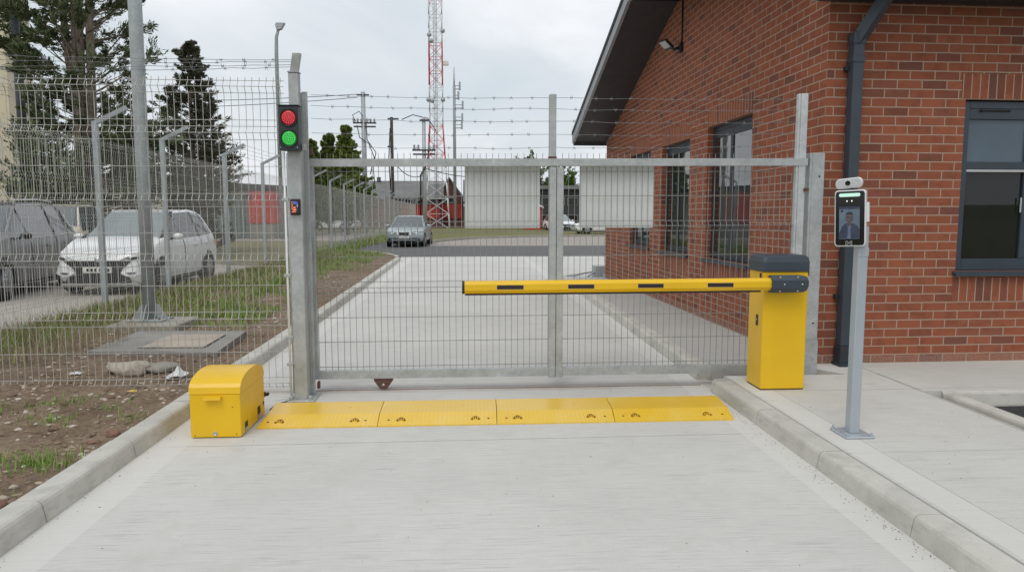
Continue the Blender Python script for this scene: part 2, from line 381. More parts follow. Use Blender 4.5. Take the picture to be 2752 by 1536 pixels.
d = Vector((math.sin(SUN_AZ) * math.cos(SUN_EL), math.cos(SUN_AZ) * math.cos(SUN_EL), math.sin(SUN_EL)))
so.rotation_euler = d.to_track_quat('Z', 'Y').to_euler(); so.location = (0, -5, 20)
SC.view_settings.view_transform = 'Standard'; SC.view_settings.look = 'None'; SC.view_settings.exposure = 0.13; SC.view_settings.gamma = 1

# ------------------------------------------------------------------ the setting
def sheet(name, mat, pts, z):
    return struct(MB().poly([(x, y, z) for x, y in pts]).build(name, mat))
sheet('ground', 'dry_field', [(-900, -300), (900, -300), (900, 1200), (-900, 1200)], -.06)
def slab(name, mat, pts, z0, z1): return struct(MB().prism([(x, y, z0) for x, y in pts], (0, 0, z1 - z0)).build(name, mat))
KL, KR = -2.06, 2.09
slab('road', 'road_concrete', [(KL - .02, -6), (KR + .06, -6), (KR + .06, 5.86), (3.3, 5.86), (3.3, 6.2), (KR + .1, 6.2), (KR + .1, 15.95), (9, 15.95), (9, 25.5), (-2.35, 25.5), (-2.35, 24.0), (KL - .14, 23.4)], -.2, 0)
slab('crossing_road', 'asphalt_far', [(-6.5, 25.46), (45, 25.46), (45, 34.3), (-1.7, 34.3), (-2.2, 37.5), (-6.5, 44)], -.2, -.004)
slab('lay_by', 'far_concrete', [(-1.75, 34.3), (45, 34.3), (45, 56), (9.4, 48.8), (4, 46.9), (.6, 44.4), (-1.2, 40.5), (-2.1, 37.2)], -.2, .004)
slab('parking_area', 'parking_concrete', [(-40, 4), (-5.75, 4), (-5.75, 20.8), (-9, 23.5), (-40, 26)], -.2, -.01)
slab('far_road', 'far_concrete', [(-60, 46), (-6.2, 42), (-6.2, 60), (-60, 66)], -.2, -.02)
# front pavement right of the lane, with the car park bay cut out
FP = [(KR + .14, -6), (3.62, -6), (3.62, 5.14), (9, 5.17), (9, 6.42), (3.1, 6.31), (3.1, 5.9), (KR + .14, 5.9)]
slab('pavement', 'pavement_concrete', [(KR + .122, -6), (3.60, -6), (3.60, 5.90), (KR + .122, 5.9)], -.1, .11)
slab('side_pavement', 'pavement_concrete', [(3.604, 5.28), (12, 5.34), (12, 6.52), (3.0, 6.45), (3.0, 6.3), (3.3, 5.904), (3.604, 5.904)], -.1, .112)
slab('path', 'path_concrete', [(KR + .136, 6.22), (3.3, 6.22), (3.12, 15.6), (2.4, 15.95), (KR + .205, 15.95)], -.1, .10)
slab('car_park', 'tarmac', [(3.72, -6), (14, -6), (14, 5.2), (3.72, 5.2)], -.2, .0)

def kerb_run(path, side, mat='kerb_concrete', name='kerb', h=.11, wd=.15, label=None, seg=.915, base=-.1):
    """kerb stones one after another along a polyline; side = +1 when the road lies to the right of travel"""
    P = [Vector((x, y, 0)) for x, y in path]
    m = MB(); prof = [(0.0, base), (0.0, 0.005), (.016, h - .022), (.024, h - .008), (.04, h), (wd, h), (wd, base)]
    for a, b in zip(P[:-1], P[1:]):
        L = (b - a).length; t = (b - a) / L; nrm = Vector((t.y, -t.x, 0)) * (-side)
        k = max(1, round(L / seg))
        for i in range(k):
            g = .0035; s0 = a + t * (L * i / k + g); s1 = a + t * (L * (i + 1) / k - g)
            jz = rnd(-.003, .003); jx = rnd(-.002, .002)
            m.prism([tuple(s0 + nrm * (q + jx) + Vector((0, 0, z + (jz if z > 0 else 0)))) for q, z in prof], tuple(s1 - s0))
    o = m.build(name, mat); struct(o); return o
kerb_run([(KL, -5), (KL - .005, 11), (KL - .13, 23.4), (-2.36, 24.6), (-2.75, 25.9), (-3.5, 27.2), (-4.6, 28.4), (-6.2, 29.4)], 1)
kerb_run([(KR - .03, -5), (KR - .03, 5.74)], -1)
# bull-nosed kerb end at the gate gap
m = MB(); pr = [(0.0, -.1), (0.0, .005), (.016, .088), (.024, .102), (.04, .11), (.15, .11), (.15, -.1)]
for i in range(4):
    y0 = 5.745 + i * .035; y1 = y0 + .0349; sh = (0, .006, .02, .045)[i]; hh = (1, .97, .9, .75)[i]
    m.prism([(KR - .03 + min(q + sh, .15), y0, z * hh if z > 0 else z) for q, z in pr], (0, y1 - y0, 0))
struct(m.build('kerb', 'kerb_concrete'))
kerb_run([(KR - .01, 6.24), (KR + .06, 15.95)], -1)
kerb_run([(3.745, 5.235), (12, 5.29)], 1, wd=.1); kerb_run([(3.718, 5.2), (3.718, -5)], 1, wd=.11)
kerb_run([(-2.0, 37.2), (-1.1, 40.5), (.7, 44.4), (4.1, 46.9), (9.5, 48.8), (30, 53.5)], 1, 'old_concrete', h=.14)
kerb_run([(-5.66, 5), (-5.66, 20.8), (-9, 23.4)], 1, 'old_concrete', h=.06, wd=.12, seg=2)
# earth verge between the lane and the side fence
def verge_z(x, y):
    e = min(1, (-2.19 - x) / .25) if x > -2.5 else 1
    z = .075 + .03 * min(1, (-2.2 - x) / 1.5) + (.022 * nz(x, y, 1, 2.2) + .014 * nz(x, y, 5, 7) + .010 * nz(x, y, 9, 18)) * e
    if x < -5.3: z -= (min(-5.3 - x, .3)) * .35
    if y > 24: z -= .0
    return z
def verge_edge(y): return KL - .145 - (0 if y < 11 else (y - 11) * .0098)
m = MB(); ys = [1.5 + .045 * i for i in range(150)] + [8.25 + .09 * i for i in range(185)]; nx = 64
for y in ys:
    x1 = verge_edge(y)
    for i in range(nx + 1):
        f = (i / nx) ** 1.25; x = x1 - f * (5.6 + x1) ; m.v.append((x, y, verge_z(x, y)))
for j in range(len(ys) - 1):
    for i in range(nx): a = j * (nx + 1) + i; m.f.append((a, a + 1, a + nx + 2, a + nx + 1))
m.sm = set(range(len(m.f))); struct(m.build('verge', 'soil'))
slab('verge_end', 'soil', [(-2.3, 24.6), (-2.9, 26.0), (-3.62, 27.3), (-4.7, 28.5), (-5.6, 29.0), (-5.6, 24.5)], -.1, .095)
slab('verge_strip', 'lawn', [(-5.62, 29.0), (-5.9, 29.3), (-6.3, 31), (-4.6, 37), (-4.2, 46), (-4.5, 78), (-6.5, 78), (-6.5, 25), (-5.62, 25)], -.1, .03)
slab('lawn', 'lawn', [(-2.15, 37.4), (-1.25, 40.6), (.55, 44.5), (3.95, 47.0), (9.4, 48.95), (45, 56.4), (45, 74), (-4.3, 76), (-4.2, 46), (-3.4, 39)], -.1, .10)
# made-up low rise all round, added for the windows to reflect
m = MB(); R_ = 420; k = 120
for i in range(k):
    a = 2 * PI * i / k; hh = 7 + 6 * nz(math.cos(a) * 3, math.sin(a) * 3, 2); m.v += [(R_ * math.sin(a), R_ * math.cos(a), -1), (R_ * 1.1 * math.sin(a), R_ * 1.1 * math.cos(a), max(1, hh))]
m.f = [(2 * i, 2 * ((i + 1) % k), 2 * ((i + 1) % k) + 1, 2 * i + 1) for i in range(k)]
struct(m.build('added_hills', 'lawn'))

# grass, weeds, pebbles (nobody could count them)
def blade(m, x, y, z, h, wd, lean, az):
    ca, sa = math.cos(az), math.sin(az); px, py = -sa * wd / 2, ca * wd / 2
    m.add([(x - px, y - py, z), (x + px, y + py, z), (x + ca * lean * .35 + px * .7, y + sa * lean * .35 + py * .7, z + h * .6), (x + ca * lean * .35 - px * .7, y + sa * lean * .35 - py * .7, z + h * .6), (x + ca * lean, y + sa * lean, z + h)], [(0, 1, 2, 3), (3, 2, 4)])
def gdens(x, y):
    v = 0.
    n = nz(x, y, 3, .9) + .5 * nz(x, y, 7, 2.6)
    if y > 6.3:
        v = max(v, (-3.95 - x) * 1.1 + n * .9 - max(0, (7.2 - y)))                 # along the side fence
        if y > 8.4: v = max(v, .72 - abs(x + 3.7) * .3 + n * 1.2 - max(0, 9.6 - y) * .7 - (.75 if x > -2.75 else 0) - max(0, (y - 10.6) * .22) * (x > -3.6))
        if y > 15: v = max(v, (-3.1 - x) * .9 + n)
        if y > 21: v = max(v, .5 + n - (.9 if x > -2.9 else 0))
    v = max(v, (n - .52) * 1.3 - (.35 if x > -2.6 else 0)) if y > 3 else 0
    return v
g = MB(); dg = MB(); tries = 0
while tries < 95000:
    tries += 1; y = 2.6 + (24.6 - 2.6) * random.random() ** 1.35; x = rnd(-5.6, -2.24); dd = gdens(x, y)
    if random.random() > dd: continue
    near = y < 6.4
    hh = rnd(.015, .05) if near else rnd(.03, .105) * (1 + max(0, min(1, dd - .4)) * .7)
    tgt = dg if random.random() < (.22 if x > -4 else .42) * (.35 if near else 1) else g
    blade(tgt, x, y, verge_z(x, y) - .004, hh * (1.35 if tgt is dg else 1), rnd(.004, .008) * (1 if y < 9 else 1.7), hh * rnd(.2, 1.1), rnd(0, 6.3))
for _ in range(9000):      # end of the verge and far strip
    y = 24.6 + 5 * random.random(); x = rnd(-5.8, -2.6)
    if x > -2.3 - (y - 24.6) * .75 - .3 or nz(x, y, 3, .9) < -.15: continue
    hh = rnd(.05, .2); blade(dg if random.random() < .3 else g, x, y, .09, hh, rnd(.01, .018), hh * rnd(.1, .7), rnd(0, 6.3))
for _ in range(9000):
    y = rnd(29, 60); x = rnd(-6.2, -4.7); hh = rnd(.06, .3); blade(dg if random.random() < .4 else g, x, y, .02, hh, rnd(.015, .03), hh * rnd(.1, .6), rnd(0, 6.3))
for cx, cy, cn, hh0 in ((-2.50, 4.06, 190, .075), (-2.42, 4.1, 120, .06), (-2.85, 4.9, 110, .05), (-3.4, 5.2, 130, .045), (-2.55, 3.45, 60, .035), (-2.42, 3.62, 50, .03), (-3.05, 3.5, 60, .035), (-3.3, 3.72, 70, .04), (-3.72, 4.9, 70, .05), (-2.62, 5.3, 60, .04), (-2.35, 5.0, 50, .045), (-3.1, 5.35, 90, .035), (-2.75, 3.35, 60, .04), (-3.0, 5.5, 60, .05)):
    for _ in range(cn):
        a = rnd(0, 6.3); r = rnd(0, .09) * (1 + cn / 150); x = cx + r * math.cos(a) * 1.4; y = cy + r * math.sin(a)
        h2 = hh0 * rnd(.4, 1.2); blade(g, x, y, verge_z(x, y) - .003, h2, rnd(.004, .007), h2 * rnd(.2, .9), rnd(0, 6.3))
for _ in range(700):       # dry weeds by the fence foot
    cx = rnd(-5.3, -3.6); cy = rnd(6.6, 8.6)
    if nz(cx, cy, 13, 1.4) < .05: continue
    hh = rnd(.12, .36); blade(dg, cx, cy, verge_z(cx, cy), hh, .006, hh * rnd(.1, .5), rnd(0, 6.3))
o = g.build('grass', 'grass'); o['kind'] = 'stuff'; o['label'] = 'green grass growing on the earth verge'
o = dg.build('dry_grass', 'dry_grass'); o['kind'] = 'stuff'; o['label'] = 'dry yellow grass and straw on the earth verge'
def lump_mesh(m, c, r, flat, seed):
    n, k = 16, 8; vs = []
    for i in range(k + 1):
        el = PI * (i / k - .5)
        for j in range(n):
            a = 2 * PI * j / n; d_ = Vector((math.cos(a) * math.cos(el), math.sin(a) * math.cos(el), math.sin(el)))
            q = 1 + .38 * noise.noise(d_ * 1.6 + Vector((seed * 3.1, 0, 0))) + .22 * noise.noise(d_ * 4 + Vector((0, seed * 2.3, 0))); vs.append((c[0] + d_.x * r * q * 1.25, c[1] + d_.y * r * q * .9, c[2] + d_.z * r * flat * q))
    m.add(vs, [(i * n + j, i * n + (j + 1) % n, i * n + n + (j + 1) % n, i * n + n + j) for i in range(k) for j in range(n)], True)
def rock_mesh(m, c, r, flat=.6, n=7, seed=0):
    rr = random.Random(seed); vs = []; ax = rr.uniform(0, 6.3); el = rr.uniform(1, 1.9)
    rings = [(-.6, .6), (0, 1), (.55, .72), (.85, .3)]
    for hz, q in rings:
        for k in range(n):
            a = 2 * PI * k / n; j = rr.uniform(.8, 1.15); px, py = math.cos(a) * r * q * j * el, math.sin(a) * r * q * j
            vs.append((c[0] + px * math.cos(ax) - py * math.sin(ax), c[1] + px * math.sin(ax) + py * math.cos(ax), c[2] + hz * r * flat * rr.uniform(.85, 1.15)))
    fs = [(i * n + k, i * n + (k + 1) % n, i * n + n + (k + 1) % n, i * n + n + k) for i in range(3) for k in range(n)] + [tuple(range(3 * n, 4 * n))]
    m.add(vs, fs)
pb = MB()
for i in range(2600):
    y = 2.7 + 5.2 * random.random() ** 1.1; x = rnd(-5.2, -2.25); r = .004 + .02 * random.random() ** 3
    rock_mesh(pb, (x, y, verge_z(x, y) + r * .1), r, rnd(.35, .7), 5, i)
for i in range(900):
    y = rnd(7.5, 17); x = rnd(-4.2, -2.4); r = .008 + .02 * random.random() ** 3; rock_mesh(pb, (x, y, verge_z(x, y) + r * .1), r, rnd(.35, .7), 5, 9000 + i)
o = pb.build('gravel', 'pebbles'); o['kind'] = 'stuff'; o['label'] = 'small pale pebbles scattered over the bare earth'
gb = MB(); rg = random.Random(5)
for i in range(650):
    k = i % 10
    if k < 4: x = KL + .012 + abs(rg.gauss(0, .05)); y = rg.uniform(2.4, 12)
    elif k < 8: x = KR - .04 - abs(rg.gauss(0, .05)); y = rg.uniform(2.2, 5.7)
    else: x = rg.uniform(KL, KR); y = rg.uniform(2.2, 7)
    rock_mesh(gb, (x, y, .001), rg.uniform(.0012, .0036) * (1.5 if rg.random() < .06 else 1), .5, 5, i)
for i in range(160): rock_mesh(gb, (rg.uniform(2.3, 4.5), rg.uniform(2.6, 5.1), .111), rg.uniform(.0015, .004), .5, 5, i) if rg.random() < .5 else None
o = gb.build('grit', 'roof_grey'); o['kind'] = 'stuff'; o['label'] = 'dark grit lying on the concrete, mostly along the kerbs'
cb_ = MB()
for i in range(1300):
    y = rnd(2.6, 8.5); x = rnd(-5.2, -2.26)
    if nz(x, y, 21, 1.6) < -.1: continue
    r = .006 + .022 * random.random() ** 3; rock_mesh(cb_, (x, y, verge_z(x, y) + r * .15), r, rnd(.5, .9), 6, 20000 + i)
o = cb_.build('soil_clods', 'soil'); o['kind'] = 'stuff'; o['label'] = 'brown crumbs and clods of earth on the verge'
# straw and clods
st = MB()
for i in range(1100):
    y = rnd(2.8, 8.5); x = rnd(-5., -2.3); L = rnd(.02, .09); a = rnd(0, 6.3); z = verge_z(x, y) + .006
    st.bar((x, y, z), (x + L * math.cos(a), y + L * math.sin(a), z + rnd(-.002, .006)), .003, .0015)
o = st.build('straw', 'dry_grass'); o['kind'] = 'stuff'; o['label'] = 'loose dry straw bits lying on the earth'
for nm, lb, mat, x, y, r, fl, sd in (
    ('rock', 'brown rounded rock beside the kerb left of the yellow box', 'stone_brown', -2.30, 4.62, .04, .75, 1),
    ('rock', 'flat brown rock half buried just in front of the round brown one', 'stone_brown', -2.36, 4.50, .035, .4, 2),
    ('rock', 'brown rock with pale top at the kerb in the bottom left', 'stone_brown', -2.31, 3.50, .035, .8, 3),
    ('rock', 'pale oval stone beside a grass tuft near the kerb', 'stone_pale', -2.49, 3.75, .024, .6, 4),
    ('rock', 'pale lumpy stone touching the kerb beside grass', 'stone_pale', -2.38, 3.74, .02, .6, 5),
    ('rock', 'white pointed chip standing on earth in the bottom left', 'plastic_film', -2.47, 3.45, .017, 1.1, 6),
    ('boulder', 'broken lump of pale concrete under the front fence', 'stone_pale', -3.02, 6.42, .15, .45, 7),
    ('boulder', 'grey crumbling lump of concrete behind the white plastic film', 'old_concrete', -2.78, 6.5, .13, .4, 8)):
    m = MB(); lump_mesh(m, (0, 0, 0), r, fl, sd); o = m.build(nm, mat); o.location = (x, y, verge_z(x, y) + r * .25)
    tag(o, lb, 'stone', 'stones on the earth verge')
def scrap(name, lab, cat, mat, c, sx, sy, hgt, sd):
    rr = random.Random(sd); m = MB(); k = 7
    for j in range(k):
        for i in range(k):
            u, v_ = i / (k - 1) - .5, j / (k - 1) - .5; m.v.append((u * sx * (1 - .5 * abs(v_)) + rr.uniform(-.1, .1) * sx, v_ * sy + rr.uniform(-.1, .1) * sy, hgt * max(0, (1 - 2.2 * abs(u)) * (1 - 1.6 * abs(v_))) + rr.uniform(0, hgt * .5)))
    m.f = [(j * k + i, j * k + i + 1, j * k + k + i + 1, j * k + k + i) for j in range(k - 1) for i in range(k - 1)]
    o = m.build(name, mat); o.location = (c[0], c[1], verge_z(*c) + .008); return tag(o, lab, cat)
scrap('plastic_sheet', 'torn white plastic film caught under the front fence', 'litter', 'plastic_film', (-2.52, 6.22), .16, .2, .07, 3)
scrap('plastic_sheet', 'small shred of white plastic at the fence foot, left of the torn film', 'litter', 'plastic_film', (-3.42, 6.3), .1, .06, .02, 4)
scrap('fallen_leaf', 'curled yellow leaf on the earth in front of the fence', 'leaf', 'leaf_yellow', (-2.68, 5.72), .075, .045, .014, 5)

# utility cover and pole block on the verge
zc = .12
m = MB(); a = [(-3.80, 7.22), (-2.50, 7.14), (-2.60, 8.42), (-3.86, 8.5)]
tcov = thing('utility_cover', 'flat concrete utility cover with pale lid set in the earth verge', 'cover', (-3.1, 7.8, zc))
m.prism([(x, y, zc - .08) for x, y in a], (0, 0, .10)); m.build('surround', 'slab_grey', tcov)
m = MB(); m.prism([(-3.36, 7.40, zc + .0215), (-2.72, 7.37, zc + .0215), (-2.76, 8.16, zc + .0215), (-3.36, 8.2, zc + .0215)], (0, 0, .005)); m.build('lid', 'slab_pale', tcov)
m = MB(); m.prism([(-2.715, 7.37, zc + .021), (-2.695, 7.37, zc + .021), (-2.735, 8.12, zc + .021), (-2.755, 8.12, zc + .021)], (0, 0, .003)); m.prism([(-3.38, 7.375, zc + .021), (-2.72, 7.35, zc + .021), (-2.72, 7.362, zc + .021), (-3.38, 7.39, zc + .021)], (0, 0, .003)); m.build('lid_gap', 'rubber_black', tcov)
tp = thing('tall_pole', 'tall grey steel pole on concrete block behind the front fence', 'pole', (-3.95, 8.95, .05))
MB().bbox(-4.30, -3.48, 8.6, 9.36, -.1, .19, .015).build('footing', 'old_concrete', tp)
bx, by = -3.955, 9.02
MB().tube([(bx, by, .2), (bx, by, 2.2), (bx + .03, by, 9.5)], .078, 20).build('shaft', 'pole_grey', tp)
m = MB(); m.bbox(bx - .21, bx + .21, by - .19, by + .19, .192, .212, .003); m.build('base_plate', 'pole_grey', tp)
m = MB()
for k in range(4):
    c, s = ((1, 0), (0, 1), (-1, 0), (0, -1))[k]
    q = lambda r, z: (bx + c * r + s * .006, by + s * r - c * .006, z)
    m.prism([q(.07, .212), q(.2, .212), q(.2, .225), q(.13, .35), q(.10, .39), q(.07, .40)], (-s * .012, c * .012, 0))
m.build('gusset', 'pole_grey', tp)
for sx in (-1, 1):
    for sy in (-1, 1): MB().tube([(bx + sx * .17, by + sy * .15, .212), (bx + sx * .17, by + sy * .15, .24)], .014, 6).build('anchor_bolt', 'rust', tp)

# ------------------------------------------------------------------ mesh fences
FOLD = .030
def fold_at(z, folds):
    for a, b in folds:
        mid = (a + b) / 2
        if b < z < a: return FOLD * (1 - abs(z - mid) / ((a - b) / 2))
    return 0.
def mesh_panel(m, L, levels, folds, ztop, zbot, pitch, r, P, hr=None, n=4):
    """welded mesh with V folds; P(s, z, d) gives a point s along the panel, d towards its front"""
    k = int(L / pitch); off = (L - k * pitch) / 2
    zs = [ztop] + sorted({a for a, b in folds} | {b for a, b in folds} | {(a + b) / 2 for a, b in folds}, reverse=True) + [zbot]
    zs = [z for z in zs if zbot <= z <= ztop]
    for i in range(k + 1):
        s = off + i * pitch + rnd(-.0015, .0015); m.tube([P(s, z, fold_at(z, folds)) for z in zs], r, n, smooth=False)
    for z in levels:
        d = fold_at(z, folds) + r * 1.9; m.tube([P(0, z, d), P(L, z, d)], hr or r, n, smooth=False)
def barbed(m, P0, P1, sag=.012, r=.0022, step=.12, seed=0):
    rr = random.Random(seed); a, b = Vector(P0), Vector(P1); L = (b - a).length; k = max(4, int(L / .16)); pts = []
    for i in range(k + 1):
        f = i / k; p = a.lerp(b, f); e = 4 * f * (1 - f)
        pts.append(p + Vector((0, rr.uniform(-.006, .006) * e, -sag * e + rr.uniform(-.006, .006) * min(1, e * 3))))
    m.tube(pts, r, 4, smooth=False)
    q = int(L / step)
    for i in range(1, q):
        f = (i + rr.uniform(-.2, .2)) / q; j = f * k; i0 = min(k - 1, int(j)); p = pts[i0].lerp(pts[i0 + 1], j - i0); t_ = (b - a).normalized()
        m.tube([p - t_ * .010, p + t_ * .010], r * 1.9, 4, smooth=False)
        for sg in (-1, 1):
            d = Vector((rr.uniform(-.4, .4), rr.uniform(-.5, .5), rr.choice((-1, 1)))).normalized() * .017
            m.tube([p + t_ * .006 * sg - d * .8, p + t_ * .006 * sg + d], r * .8, 3, smooth=False)

LV = [2.576, 2.526, 2.479, 2.264, 2.213, 2.16, 2.106, 1.892, 1.672, 1.618, 1.566, 1.351, 1.182, 1.127, 1.075, .917, .697, .641, .581, .358, .137, .092, .057]
FD = [(2.576, 2.479), (2.213, 2.106), (1.672, 1.566), (1.182, 1.075), (.697, .581), (.137, .057)]
ff = thing('mesh_fence', 'front welded mesh fence left of the gate with barbed wire on top', 'fence', (-3.5, 5.98, 0))
for i, (x0, x1) in enumerate(((-4.30, -1.475), (-5.42, -4.38))):
    m = MB(); mesh_panel(m, x1 - x0, LV, FD, 2.604, .045, .0565, .0028, lambda s, z, d: (x0 + s, 5.98 - d, z), .0032); m.build('mesh_panel', 'wire_metal', ff)
for x, y, z0, z1 in ((-1.462, 5.985, 0., 2.0),):
    MB().tube([(x, y, z0), (x, y, z1)], .017, 12).build('post', 'galvanised', ff)
m = MB(); m.bbox(-4.38, -4.30, 6.0, 6.06, -.05, 2.62, .004); m.build('post', 'galvanised', ff)
for i, (zr, zl, yy) in enumerate(((2.704, 2.80, 5.80), (2.690, 2.768, 5.80), (2.668, 2.72, 5.80), (2.650, 2.70, 5.80))):
    m = MB(); barbed(m, (-1.345, 5.78, zr), (-5.4, 5.95 + .09 * i, zl), .03, .0023, .19, i); m.build('barbed_wire', 'barb_metal', ff)
m = MB(); m.add([(-2.03, 5.76, 2.66), (-2.01, 5.765, 2.655), (-2.005, 5.76, 2.61), (-2.025, 5.762, 2.615)], [(0, 1, 2, 3)]); o = m.build('plastic_sheet', 'rubber_black'); tag(o, 'scrap of dark plastic caught on the barbed wire', 'litter')

# side fence running away from the viewer on the left
sf = thing('mesh_fence', 'long mesh side fence with cranked grey posts running away beside the car park', 'fence', (-5.45, 7, 0))
YP = [7.9, 10.95, 13.25, 16.5, 19.5, 22.6, 25.8, 28.9, 32.1]
while YP[-1] < 74: YP.append(YP[-1] + 3.1)
LS = [2.56, 2.51, 2.46, 2.25, 2.03, 1.98, 1.93, 1.72, 1.50, 1.45, 1.40, 1.2, .98, .93, .88, .67, .45, .40, .35, .15]
FS = [(2.56, 2.46), (2.03, 1.93), (1.50, 1.40), (.98, .88), (.45, .35)]
def post_mb():
    m = MB(); m.bbox(-.04, .04, -.03, .03, -.25, 2.87, .004)
    m.bar((-.005, 0, 2.84), (.46, 0, 3.07), .05, .062); return m
pm = post_mb()
first = None
for i, y in enumerate(YP):
    if first is None: o = pm.build('post', 'post_blue_grey', sf, local=True); first = o
    else: o = first.copy(); COL.objects.link(o); o.parent = sf
    o.location = (0, y - 7, .02 * nz(0, y, 1, .7))
def side_panel(L):
    m = MB(); mesh_panel(m, L, LS, FS, 2.6, .13, .055, .0023, lambda s, z, d: (.05 + d, s, z), .0026); return m
shared = None
for i, (a, b) in enumerate(zip([5.98] + YP[:-1], YP)):
    L = b - a
    if abs(L - 3.1) < .01:
        if shared is None: shared = side_panel(3.1).build('mesh_panel', 'wire_metal', sf, local=True); o = shared
        else: o = shared.copy(); COL.objects.link(o); o.parent = sf
    else: o = side_panel(L).build('mesh_panel', 'wire_metal', sf, local=True)
    o.location = (0, a - 7, 0)
for i in range(4):
    f = .12 + .26 * i; x = -5.455 + .46 * f; z = 2.85 + .23 * f + .03; m = MB()
    for a, b in zip([6.0] + YP[:8], YP[:9]): barbed(m, (x, a, z), (x, b, z), .02, .0024, .25, i * 40 + int(a))
    for a, b in zip(YP[8:-1], YP[9:]): m.tube([(x, a, z), (x, b, z)], .003, 3, smooth=False)
    m.build('barbed_wire', 'barb_metal', sf)

# ------------------------------------------------------------------ gate posts, gate
gp = thing('gate_post', 'tall galvanised box post carrying the traffic light', 'post', (-1.35, 5.8, 0))
MB().bbox(-1.405, -1.300, 5.72, 5.83, .012, 2.03, .006).build('shaft', 'galvanised', gp); MB().bbox(-1.386, -1.308, 5.745, 5.82, 2.031, 2.60, .005).build('upper_shaft', 'galvanised', gp)
m = MB(); m.bbox(-1.391, -1.303, 5.74, 5.825, 2.601, 2.613, .003); m.build('cap', 'galvanised', gp)
m = MB(); m.prism([(-1.372, 5.75, 2.614), (-1.312, 5.75, 2.614), (-1.312, 5.80, 2.614), (-1.372, 5.80, 2.614)], (.035, -.05, .125)); m.build('outrigger', 'galvanised_bright', gp)
m = MB(); m.bbox(-1.47, -1.235, 5.66, 5.92, .0, .013, .003); m.build('base_plate', 'galvanised', gp)
for x in (-1.425, -1.275):
    for y in (5.70, 5.87): MB().bbox(x - .012, x + .012, y - .012, y + .012, .014, .045, .002).build('anchor_nut', 'galvanised', gp)
m = MB(); m.tube([(-1.432, 5.725, .012), (-1.432, 5.725, 1.99)], .0085, 10); m.build('conduit_pipe', 'white_plastic', gp)
for z in (.30, 1.02, .52, 1.62): MB().bbox(-1.458, -1.404, 5.712, 5.74, z - .012, z + .012, .002).build('pipe_clip', 'galvanised', gp)
cp = thing('catch_post', 'galvanised channel post just behind the traffic light post', 'post', (-1.29, 5.95, 0))
m = MB(); m.bbox(-1.312, -1.292, 5.86, 5.96, .012, 2.475, .003); m.bbox(-1.2915, -1.268, 5.862, 5.875, .012, 2.475, .002); m.bbox(-1.36, -1.3125, 5.9, 5.958, .012, 2.474, .003); m.build('channel', 'galvanised', cp)
MB().bbox(-1.275, -1.255, 5.93, 5.97, 1.99, 2.05, .003).build('catch_plate', 'rust', cp); MB().bbox(-1.262, -1.243, 5.90, 5.95, .05, .11, .003).build('catch_plate', 'rust', cp)

YG = 6.05                                    # plane of the sliding leaf
gt = thing('sliding_gate', 'wide galvanised sliding mesh gate across the concrete lane', 'gate', (.8, YG, 0))
gz = lambda x: .004 * (x + 1.32)             # the leaf runs slightly uphill to the right
def rail(z0, z1, x0=-1.315, x1=2.935):
    m = MB(); m.bbox(x0, x1, YG - .04, YG + .02, z0, z1, .005); return m
m = MB(); m.prism([(-1.318, YG - .04, 1.897), (2.94, YG - .04, 1.922), (2.94, YG + .02, 1.922), (-1.318, YG + .02, 1.897)], (0, 0, .062)); m.build('top_rail', 'galvanised', gt)
m = MB(); m.prism([(-1.315, YG - .04, .105), (2.935, YG - .04, .112), (2.935, YG + .02, .112), (-1.315, YG + .02, .105)], (0, 0, .068)); m.build('bottom_rail', 'galvanised', gt)
for x0, x1 in ((.697, .756), (.760, .818)):
    m = MB(); m.bbox(x0, x1, YG - .05, YG + .022, .094, 1.899, .004); m.build('upright', 'galvanised', gt)
m = MB(); m.bbox(.695, .754, YG - .032, YG + .018, 1.9725, 2.505, .004); m.build('wire_post', 'galvanised', gt)
m = MB(); m.bbox(.690, .760, YG - .034, YG + .020, 1.970, 1.990, .003); m.build('wire_post_foot', 'rust', gt)
m = MB(); m.bbox(2.842, 2.862, YG - .030, YG + .018, .18, 2.53, .003); m.bbox(2.8635, 2.925, YG - .034, YG + .016, .18, 2.532, .004); m.build('end_upright', 'galvanised_bright', gt)
m = MB(); m.bbox(-1.305, -1.275, YG - .03, YG + .015, .17, 1.9, .003); m.build('end_upright', 'galvanised', gt)
GL = [1.859, 1.652, 1.437, 1.394, 1.35, 1.14, .928, .88, .836, .622, .413, .196]; GF = [(1.437, 1.35), (.928, .836)]
for x0, x1 in ((-1.275, .700), (.815, 2.842)):
    L = x1 - x0; m = MB(); mesh_panel(m, L, GL, GF, 2.012, .165, .0533, .0030, lambda s, z, d: (x0 + s, YG + .030 - d, z + gz(x0 + s)), .0034); m.build('mesh_panel', 'gate_wire', gt)
for i, (zl, zr) in enumerate(((2.472, 2.49), (2.388, 2.392), (2.285, 2.294), (2.168, 2.196), (2.058, 2.092))):
    zm = (zl * .52 + zr * .48) - (.006 if i < 2 else .008); m = MB()
    barbed(m, (-1.27, YG - .05, zl), (.697, YG - .02, zm), .012, .0021, .155, i + 60); barbed(m, (.752, YG - .02, zm), (2.845, YG - .02, zr), .012, .0021, .155, i + 80)
    m.build('barbed_wire', 'barb_metal', gt)
for xr in (-.726,):
    m = MB(); m.prism([(xr - .081, YG - .028, .105), (xr + .081, YG - .028, .105), (xr + .081, YG - .028, .085), (xr + .03, YG - .028, .012), (xr - .03, YG - .028, .012), (xr - .081, YG - .028, .085)], (0, .04, 0))
    r_ = m.build('roller_bracket', 'rust', gt)
    m = MB(); m.tube([(xr, YG - .034, .048), (xr, YG - .026, .048)], .012, 6); m.build('bolt', 'bolt_steel', r_)
m = MB(); m.bbox(2.91, 2.95, YG - .052, YG - .038, 1.70, 1.73, .002); m.build('stop_lug', 'rust', gt)
tr = MB(); tr.bbox(-1.30, 2.06, 6.032, 6.044, .0005, .004, .001)
